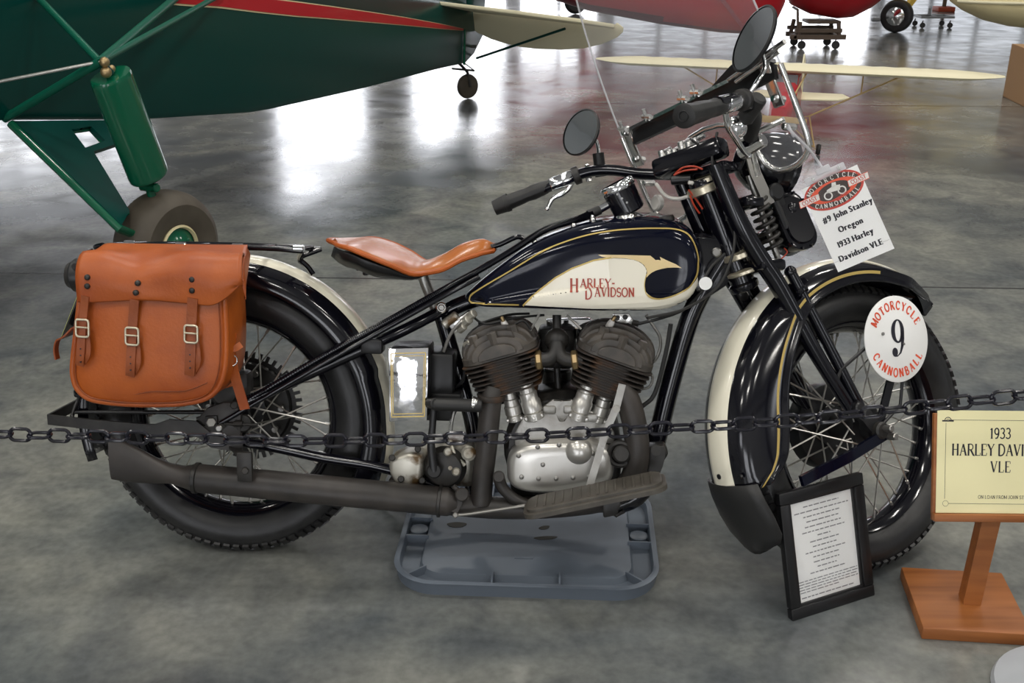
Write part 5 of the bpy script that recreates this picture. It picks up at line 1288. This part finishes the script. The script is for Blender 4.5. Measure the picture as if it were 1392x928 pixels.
for i in range(34):
    l = -.25+6.65*i/33; w = max(.02, hwid(l)); a, b = lin(l, ZB), lin(l, ZT); e = min(.07, w*.6); f = min(.16, w*.7)
    half = [(w-e, a), (w-e*.3, a+e*.1), (w, a+e*.6), (w, b-f), (w-f*.3, b-f*.3), (w-f, b), (w*.3, b+.02)]
    rg.append([GP(l, x, z) for x, z in half]+[GP(l, -x, z) for x, z in half[::-1]])
m.loft(rg)
def stripe(pts, dn, slot, off):
    m.use(slot); r = []
    for x, y0, y1 in pts:
        a, b = FU(x, y0), FU(x, y1); r.append((m.bm.verts.new(a+SN_out*off), m.bm.verts.new(b+SN_out*off)))
    for p, q in zip(r, r[1:]): m.face([p[0], p[1], q[1], q[0]])
SN_out = SN if SN.dot(SV) > 0 else -SN
cl = [(230, -16, 4), (300, -9, 9), (350, -3, 15.5), (400, 3, 21), (450, 9.5, 25), (500, 16.5, 29.5), (550, 24, 34), (600, 33, 39), (629, 39, 41.5)]
stripe([(x, a-2.6*(1-i/9), b+2.6*(1-i/9)) for i, (x, a, b) in enumerate(cl)], 0, 1, .004); stripe(cl, 0, 2, .007)
m.build('fuselage', ['green', 'ivory', 'redp'], gp, ang=50)
m = MB(); m.prism([GP(l, -.012, z) for l, z in ((.75, .86), (.45, 1.45), (.15, 1.66), (.02, 1.62), (.02, .72))], SV*.024, .006); m.build('fin', 'green', gp)
m = MB(); m.prism([GP(l, -.012, z) for l, z in ((.0, .34), (0, 1.62), (-.15, 1.60), (-.36, 1.35), (-.40, .95), (-.28, .52), (-.12, .36))], SV*.024, .006); m.build('rudder', 'green', gp)
m = MB(); m.tube([FU(630, 40)+SN_out*.012, FU(629, 88)+SN_out*.012], .010, 8); m.use(1); m.cyl(FU(640, 63)+SN_out*.0, FU(640, 63)+SN_out*.05, .012, 8); m.build('rudder_post', ['green2', 'steel'], gp)
zs = lambda w: .69-.068*w
for sg in (1, -1):
    m = MB(); q = [(-.0, .06), (0, 1.24), (.18, 1.30), (.42, 1.15), (.60, .7), (.66, .06)]
    m.prism([GP(l, w*sg, zs(w*sg)+.16*l) for l, w in q], V((0, 0, .028)), .008); m.build('tailplane', 'fabric', gp)
    m = MB(); q = []
    for x, y in ((612, 18), (622, 26), (632, 36), (645, 46), (662, 54), (680, 60), (700, 65), (725, 68), (760, 69), (790, 67), (815, 61), (836, 52), (845, 44), (846, 38), (838, 31)):
        p = hit(x, y, TT, DV)-TT; q.append((p.dot(SV), p.z))
    q += [(1.22, zs(1.22)+.01), (.6, zs(.6)+.01), (.0, zs(0)+.01)]
    m.prism([GP(-.02-.25*(zs(w)-z), w*sg, z-(0 if sg > 0 else -.136*w)) for w, z in q], DV*-.02, .005)
    m.build('elevator', 'fabric', gp)
m = MB(); m.tube([FU(648, 79), hit(768, 39, TT+DV*.16, DV)-TT], .010, 8); m.build('tailplane_strut', 'green', gp)
m = MB(); c = GP(0, 0, .10); wx = (SV*.9+DV*.45).normalized(); m.lathe([(.03, -.028), (.075, -.03), (.093, -.022), (.10, 0), (.093, .022), (.075, .03), (.03, .028)], c, wx, 28); m.use(1); m.tube([c+wx*.036, c+wx*.03+V((-.02, 0, .12)), GP(.18, 0, .32)], .012, 8); m.tube([GP(.1, -.09, .25), GP(.1, .11, .245)], .008, 8); m.tube([GP(.1, .11, .245), GP(.18, .03, .33)], .005, 6); m.build('tail_wheel', ['brown_tyre', 'soot'], gp)
W0 = G(237, 408)-TT; W0.z = 0; axle = W0+V((0, 0, .224))
WP0 = TT+W0
def GW(x, y): return hit(x, y, WP0, SV)-TT
m = MB(); wa = (SV*.97+DV*.10).normalized(); m.lathe([(.09, -.062), (.128, -.086), (.176, -.09), (.208, -.067), (.222, -.032), (.224, 0), (.222, .032), (.208, .067), (.176, .09), (.128, .086), (.09, .062)], axle, wa, 48)
m.use(1); m.lathe([(.092, .062), (.096, .072), (.088, .078), (.082, .066)], axle, wa, 36, cap=False); m.use(2); m.lathe([(.086, .06), (.07, .066), (.03, .085), (.022, .10), (.001, .102)], axle, wa, 32, cap=False)
for k in range(3):
    x, y, z = basis(wa); t = 2*PI*k/3+.6; q = axle+wa*.072+(x*math.cos(t)+y*math.sin(t))*.05; m.sphere(q, .009, n=8, m=5)
m.build('main_wheel', ['brown_tyre', 'ivory', 'green2'], gp)
fit_ = GW(136, 84)
def fair(a, b, w, t, mt, name):
    m = MB(); d = (b-a).normalized(); x = (DV-d*d.dot(DV)).normalized(); y = d.cross(x); L = (b-a).length; rg = []
    for h, k in ((0, .94), (.008, .99), (.02, 1), (L-.02, 1), (L-.006, .98), (L, .93)): rg.append([a+d*h+x*math.cos(q)*w*k+y*math.sin(q)*t*k for q in (2*PI*i/28 for i in range(28))])
    m.loft(rg); return m.build(name, mt, gp, ang=60)
fair(GW(150, 102), GW(203, 240), .083, .066, 'green2', 'strut_fairing')
m = MB(); m.tube([GW(200, 236), GW(205, 262), axle+wa*.02], .017, 12); m.cyl(GW(203, 254)-SV*.04, GW(203, 254)+SV*.04, .018, 12, .004); m.build('shock_strut', 'green2', gp); m = MB(); m.tube([fit_, GW(150, 100)], .016, 10); m.build('strut', 'green', gp)
m = MB(); m.sphere(fit_+SV*.02, .018, n=12); m.sphere(fit_+V((0, 0, -.035))+SV*.02, .020, n=12); m.sphere(fit_+V((0, 0, -.03))+SV*.0-DV*.05, .014, n=12); m.build('strut_fitting', 'brass', gp)
for (x, y), r0, mt in (((52, -12), .013, 'strut'), ((262, -16), .017, 'strut'), ((330, -20), .012, 'strut'), ((15, 162), .016, 'strut'), ((-50, 123), .006, 'cover')):
    m = MB(); m.tube([fit_, FU(x, y)-SN_out*.03], r0, 10); m.build('strut', mt, gp)
A_, B_, C_ = FU(17, 170), GW(168, 303), FU(150, 168)
pn_ = (B_-A_).cross(C_-A_).normalized()
def GL_(x, y): return hit(x, y, TT+A_, pn_)-TT
m = MB(); hole = [(94, 181), (121, 177), (140, 196), (113, 206)]
for q in ([(17, 170), (150, 168), (121, 177), (94, 181)], [(150, 168), (160, 199), (140, 196), (121, 177)], [(160, 199), (124, 211), (113, 206), (140, 196)], [(17, 170), (94, 181), (113, 206), (124, 211)], [(17, 170), (124, 211), (173, 292), (162, 311)]): m.prism([GL_(*p) for p in q], pn_*.02)
bmesh.ops.remove_doubles(m.bm, verts=m.bm.verts, dist=.0005)
m.build('landing_gear_panel', 'green', gp)
m = MB(); m.tube([GL_(15, 168), GL_(163, 311), axle-wa*.02], .017, 10); m.tube([GL_(124, 211), GL_(175, 293)], .010, 8); m.tube([GL_(92, 180), GL_(122, 176), GL_(141, 196)], .008, 8); m.build('landing_gear_leg', 'green2', gp)

# ================================================================== model aeroplane
wl, wr_ = G(812, 79, .53), G(1366, 104, .53)
mdl = thing('model_airplane', ((wl+wr_)/2).xy.to_3d(), 'cream model aeroplane with long braced wing standing on the floor behind the windshield', 'model')
mo = V(mdl.location); wd = (wr_-wl).normalized(); fw_ = V((wd.y, -wd.x, 0)); HS = (wr_-wl).length/2
fw_ = fw_ if fw_.y < 0 else -fw_
def MP(w, l, z): return wd*w+fw_*l+V((0, 0, z))
m = MB(); rg = []
for k in range(41):
    w = -HS+2*HS*k/40; e = abs(w)/HS; c = .17*(1 if e < .8 else max(.25, 1-((e-.8)/.2)**2*.75)); tk = .030*(1 if e < .8 else max(.15, 1-(e-.8)/.2)); sag = .004*math.sin(k*1.57)
    rg.append([MP(w, l*c, .53+z*tk+(.003 if k % 2 else 0)*(z > 0)) for l, z in ((1, 0), (.85, .7), (.5, 1), (0, .8), (-1, 0), (0, -.35), (.6, -.6), (.92, -.5))])
m.loft(rg); m.build('wing', 'fabric', mdl, ang=50)
m = MB(); rg = []
for l, hw2, z0, z1 in ((.40, .045, .245, .345), (.34, .065, .225, .375), (.15, .075, .215, .40), (.12, .075, .215, .50), (-.12, .075, .205, .50), (-.2, .07, .20, .40), (-.6, .05, .175, .31), (-1.15, .012, .14, .20)):
    rg.append([MP(a*hw2, l, z) for a, z in ((-.7, z0), (.7, z0), (1, z0+.02), (1, z1-.02), (.7, z1), (-.7, z1), (-1, z1-.02), (-1, z0+.02))])
m.loft(rg); m.build('fuselage', 'redp', mdl)
m = MB(); m.prism([MP(a, .13, z) for a, z in ((-.07, .40), (.07, .40), (.07, .50), (-.07, .50))], fw_*.004); m.build('windscreen', 'grey', mdl)
m = MB(); m.prism([MP(0, l, z) for l, z in ((-.95, .19), (-1.02, .40), (-1.10, .48), (-1.25, .42), (-1.25, .15))], wd*.01, .003); m.build('fin', 'fabric', mdl)
m = MB(); m.prism([MP(w, l, .175) for w, l in ((-.36, -1.1), (-.28, -.98), (0, -.92), (.28, -.98), (.36, -1.1), (.30, -1.25), (-.30, -1.25))], V((0, 0, .012)), .004); m.build('tailplane', 'fabric', mdl)
m = MB(); m.loft([[MP(w, .435+b*.006*(1-abs(w)/.2), .275+a*.022*math.cos(w*5)) for a, b in ((-1, 0), (0, 1), (1, 0), (0, -1))] for w in (-.17, -.13, -.06, 0, .06, .13, .17)]); m.cyl(MP(0, .40, .275), MP(0, .46, .275), .014, 12); m.build('propeller', 'balsa', mdl)
for sg in (1, -1):
    m = MB(); m.tube([MP(.70*sg, 0, .518), MP(.155*sg, .02, .235)], .0055, 8); m.tube([MP(.45*sg, .0, .52), MP(.45*sg, .01, .388)], .005, 8); m.tube([MP(.12*sg, .10, .52), MP(.04*sg, .28, .33)], .005, 8); m.build('wing_strut', 'balsa', mdl)
    m = MB(); m.tube([MP(.155*sg, .02, .235), MP(.19*sg, .05, .11), MP(.21*sg, .06, .045)], .005, 8); m.tube([MP(.155*sg, .02, .235), MP(.06*sg, .2, .24)], .003, 8); m.tube([MP(.05*sg, .22, .22), MP(.20*sg, .06, .05)], .0045, 8); m.tube([MP(.20*sg, .06, .036), MP(.25*sg, .06, .036)], .003, 8); m.build('landing_gear', 'balsa', mdl)
    m = MB(); m.lathe([(.01, -.012), (.030, -.014), (.036, 0), (.030, .014), (.01, .012)], MP(.235*sg, .06, .036), wd, 24); m.build('wheel', 'rubber', mdl)
m = MB(); m.tube([MP(0, -1.12, .16), MP(0, -1.2, .03)], .004, 8); m.lathe([(.004, -.008), (.02, -.008), (.022, 0), (.02, .008), (.004, .008)], MP(0, -1.2, .022), wd, 16); m.build('tail_wheel', 'rubber', mdl)

# ================================================================== aircraft and trolleys at the far side
ra = thing('aircraft', (1.9, 11, 0), 'red aircraft belly at the top of the frame behind the mirror', 'aircraft')
m = MB(); rg = []
for x, zb, hy_, zt in ((-.3, .80, .18, 1.05), (.3, .64, .32, 1.25), (.77, .50, .40, 1.4), (1.5, .37, .46, 1.5), (2.1, .29, .48, 1.5), (2.45, .27, .46, 1.45), (2.62, .33, .38, 1.35), (2.70, .50, .25, 1.2)):
    zc = (zb+zt)/2; rg.append([V((x-1.9, math.sin(t)*hy_, zc-(zc-zb)*math.cos(t) if math.cos(t) > 0 else zc-(zt-zc)*math.cos(t))) for t in (2*PI*k/32 for k in range(32))])
m.loft(rg)
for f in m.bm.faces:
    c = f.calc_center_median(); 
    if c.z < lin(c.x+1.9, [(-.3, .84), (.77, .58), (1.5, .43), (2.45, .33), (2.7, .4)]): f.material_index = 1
m.build('fuselage', ['redp', 'maroon'], ra, ang=60)
m = MB(); m.prism([V((x-1.9, -.47, z)) for x, z in ((2.28, .32), (2.33, .31), (1.98, .72), (1.93, .72))], V((0, .01, 0))); m.build('seam', 'maroon', ra)
m = MB(); m.tube([V((.62, .25, .42)), V((.60, .30, .02))], .03, 10); m.lathe([(.09, 0), (.09, .02), (.03, .03)], (.60, .30, 0), (0, 0, 1), 20); m.build('support_stand', 'satin', ra)
rw = thing('aircraft', G(782, 19), 'black wheel and red leg of the aircraft farthest behind the cream tailplane', 'aircraft')
m = MB(); c = V((0, 0, .17)); m.lathe([(.05, -.05), (.13, -.06), (.165, -.03), (.17, 0), (.165, .03), (.13, .06), (.05, .05)], c, (.25, -1, 0), 32); m.cyl(c-V((0, .1, 0)), c+V((0, .1, 0)), .03, 12); m.build('main_wheel', 'tyre', rw)
m = MB(); m.prism([c+V((x, .09, z)) for x, z in ((.02, 0), (.12, .0), (.42, .75), (.10, .75))], (0, .05, 0), .01); m.build('landing_gear_leg', 'redp', rw)
m = MB(); m.loft([[V((x, .5+math.sin(t)*a, 1.25+math.cos(t)*b)) for t in (2*PI*k/24 for k in range(24))] for x, a, b in ((-1.2, .2, .2), (-.8, .45, .42), (.6, .5, .45), (2.4, .2, .2))]); m.build('fuselage', 'redp', rw, ang=60)
rb = thing('aircraft', (3.55, 12.2, 0), 'rounded red aircraft nose resting on the brown steel trolley', 'aircraft')
m = MB(); rg = []
for x, zb, hy_, zt in ((-.51, .617, .17, 1.1), (-.44, .462, .33, 1.35), (-.22, .362, .46, 1.55), (.09, .312, .53, 1.65), (.24, .325, .53, 1.65), (.44, .429, .46, 1.6), (.67, .617, .40, 1.55), (1.0, .895, .33, 1.5)):
    zc = (zb+zt)/2; rg.append([V((x, math.sin(t)*hy_, zc-(zc-zb)*math.cos(t) if math.cos(t) > 0 else zc-(zt-zc)*math.cos(t))) for t in (2*PI*k/32 for k in range(32))])
m.loft(rg); m.build('cowling', 'redp', rb, ang=60)
def caster(m, p, r0=.035):
    m.lathe([(.01, -.012), (r0-.004, -.013), (r0, -.008), (r0, .008), (r0-.004, .013), (.01, .012)], V(p)+V((0, 0, r0)), (.2, 1, 0), 18); m.tube([V(p)+V((0, .02, r0)), V(p)+V((0, .02, r0*2)), V(p)+V((0, 0, r0*2+.02))], .008, 6)
dl = thing('trolley', (3.42, 12.2, 0), 'brown steel trolley on casters under the red aircraft nose', 'trolley')
m = MB()
for y in (-.17, .17):
    m.box((0, y, .13), (.58, .05, .05)); m.box((-.02, y, .20), (.52, .045, .04))
for x in (-.24, .22):
    m.box((x, 0, .13), (.04, .38, .035)); m.tube([V((x, -.17, .13)), V((x*.92, -.14, .29))], .024, 8); m.tube([V((x, .17, .13)), V((x*.92, .14, .29))], .024, 8)
m.tube([V((-.24, -.17, .14)), V((-.27, -.16, .42))], .014, 8); m.tube([V((-.27, -.16, .42)), V((-.24, .16, .42))], .014, 8); m.box((-.29, -.17, .13), (.08, .05, .05), None, .01); m.box((.05, 0, .285), (.36, .30, .03), None, .005); m.build('trolley_frame', 'rust', dl)
for x in (-.19, .19):
    for y in (-.17, .17): m = MB(); caster(m, (x, y, 0), .045); m.build('caster', 'rubber', dl)
# wheel and leg of the yellow aircraft
yc = G(1216, 44); ya = thing('aircraft', (yc.x, yc.y, 0), 'yellow aircraft with a black tire and chrome hub at the top of the frame', 'aircraft')
m = MB(); yx = V((-.55, -.83, 0)).normalized(); c = V((0, 0, .2)); m.lathe([(.10, -.07), (.15, -.082), (.185, -.07), (.2, -.03), (.2, .03), (.185, .07), (.15, .082), (.10, .07)], c, yx, 40); m.use(1); m.lathe([(.108, .070), (.112, .078), (.10, .085), (.06, .098), (.03, .11), (.001, .112)], c, yx, 32, cap=False); m.use(2); m.box(c-V((.26, 0, .04)), (.10, .08, .05), None, .01); m.build('main_wheel', ['tyre', 'chrome', 'grey'], ya)
m = MB(); m.prism([V((x, .12, z)) for x, z in ((.14, .62), (.36, .62), (.30, .42), (.22, .30), (.16, .30))], V((0, .03, 0)), .008); m.tube([c, V((.18, .13, .36)), V((.22, .14, .62))], .025, 10); m.build('landing_gear_leg', 'yellow', ya)
m = MB(); m.loft([[V((x, .9+math.sin(t)*hy_, 1.05+math.cos(t)*hz)) for t in (2*PI*k/28 for k in range(28))] for x, hy_, hz in ((-1.2, .15, .2), (-.9, .4, .42), (0, .55, .50), (1, .5, .45), (2.2, .2, .25))]); m.tube([V((.22, .14, .60)), V((.25, .6, .8))], .03, 10); m.build('fuselage', 'yellow', ya, ang=60)
lt = thing('trolley', (5.57, 14.4, 0), 'low grey wheeled trolley beside the chrome hubbed tire', 'trolley')
m = MB()
for y in (-.15, .15): m.box((0, y, .135), (.44, .03, .025))
for x in (-.2, 0, .2): m.box((x, 0, .135), (.03, .32, .025))
m.tube([V((-.02, .1, .14)), V((-.02, .1, .23))], .02, 8); m.build('trolley_frame', 'grey', lt)
for x in (-.18, .18):
    for y in (-.14, .14): m = MB(); caster(m, (x, y, 0), .035); m.build('caster', 'rubber', lt)
rs_ = thing('stand', (6.6, 16.7, 0), 'small red-brown stand far behind the low grey trolley', 'stand')
m = MB(); m.box((0, 0, .035), (.26, .26, .07), None, .01); m.build('base', mat('red_brown_stand', (.32, .05, .02), .5), rs_); m = MB(); m.cyl((0, 0, .06), (0, 0, .7), .03, 12); m.build('post', 'rust', rs_)
ch_ = thing('aircraft', (5.4, 10.5, 0), 'pale cream rounded aircraft hull at the upper right corner', 'aircraft')
m = MB(); rg = []
for x, zb, hy_ in ((-1.17, .615, .10), (-1.05, .54, .22), (-.85, .455, .32), (-.6, .40, .38), (-.2, .36, .42), (.6, .36, .44), (1.6, .45, .36), (2.2, .55, .2)):
    rg.append([V((x, math.sin(t)*hy_, .64-(.64-zb)*math.cos(t) if math.cos(t) > 0 else .64-.25*math.cos(t))) for t in (2*PI*k/28 for k in range(28))])
m.loft(rg); m.build('hull', 'ivory', ch_, ang=60)
m = MB(); m.tube([V((x, -hy_-.005, .64)) for x, hy_ in ((-1.17, .10), (-1.05, .22), (-.85, .32), (-.6, .38), (-.2, .42), (.6, .44), (1.6, .36))], .014, 8, 3); m.build('rim', 'fabric', ch_)
m = MB(); m.cyl((-.47, -.36, .55), (-.45, -.46, .56), .03, 10, .005); m.use(1); m.tube([V((-.47, -.42, .56)), V((-.40, -.44, .53)), V((-.3, -.45, .535))], .012, 8, 3); m.build('fitting', ['soot', 'orange'], ch_)
m = MB()
for x in (.1, 1.0): m.prism([V((x, -.3, 0)), V((x, .3, 0)), V((x, .25, .45)), V((x, -.25, .45))], V((.06, 0, 0)), .01)
m.build('cradle', 'balsa', ch_)
bx = thing('cardboard_box', G(1363, 131), 'brown cardboard box on the floor at the right edge', 'box')
k1 = (G(1391, 145)-G(1363, 131)).normalized(); k2 = V((-k1.y, k1.x, 0)); k2 = k2 if k2.x > 0 else -k2
m = MB(); bl_, bw_, bh_ = .95, .8, .42
for p, e, in ((V(), k1*bl_), (k2*bw_, k1*bl_), (V(), k2*bw_), (k1*bl_, k2*bw_)):
    n = V((-e.y, e.x, 0)).normalized(); mid_ = (k1*bl_+k2*bw_)/2; n = n if n.dot(mid_-p) > 0 else -n
    m.prism([p, p+e, p+e+V((0, 0, bh_)), p+V((0, 0, bh_))], n*.006)
m.prism([V((0, 0, .0)), k1*bl_, k1*bl_+k2*bw_, k2*bw_], V((0, 0, .006))); m.build('box_body', 'cardboard', bx, smooth=False)
for p, e, o in ((V(), k1*bl_, k2), (k2*bw_, k1*bl_, -k2)):
    m = MB(); m.prism([p+V((0, 0, bh_)), p+e+V((0, 0, bh_)), p+e+o*(bw_*.49)+V((0, 0, bh_)), p+o*(bw_*.49)+V((0, 0, bh_))], V((0, 0, .006))); m.build('box_flap', 'cardboard', bx, smooth=False)
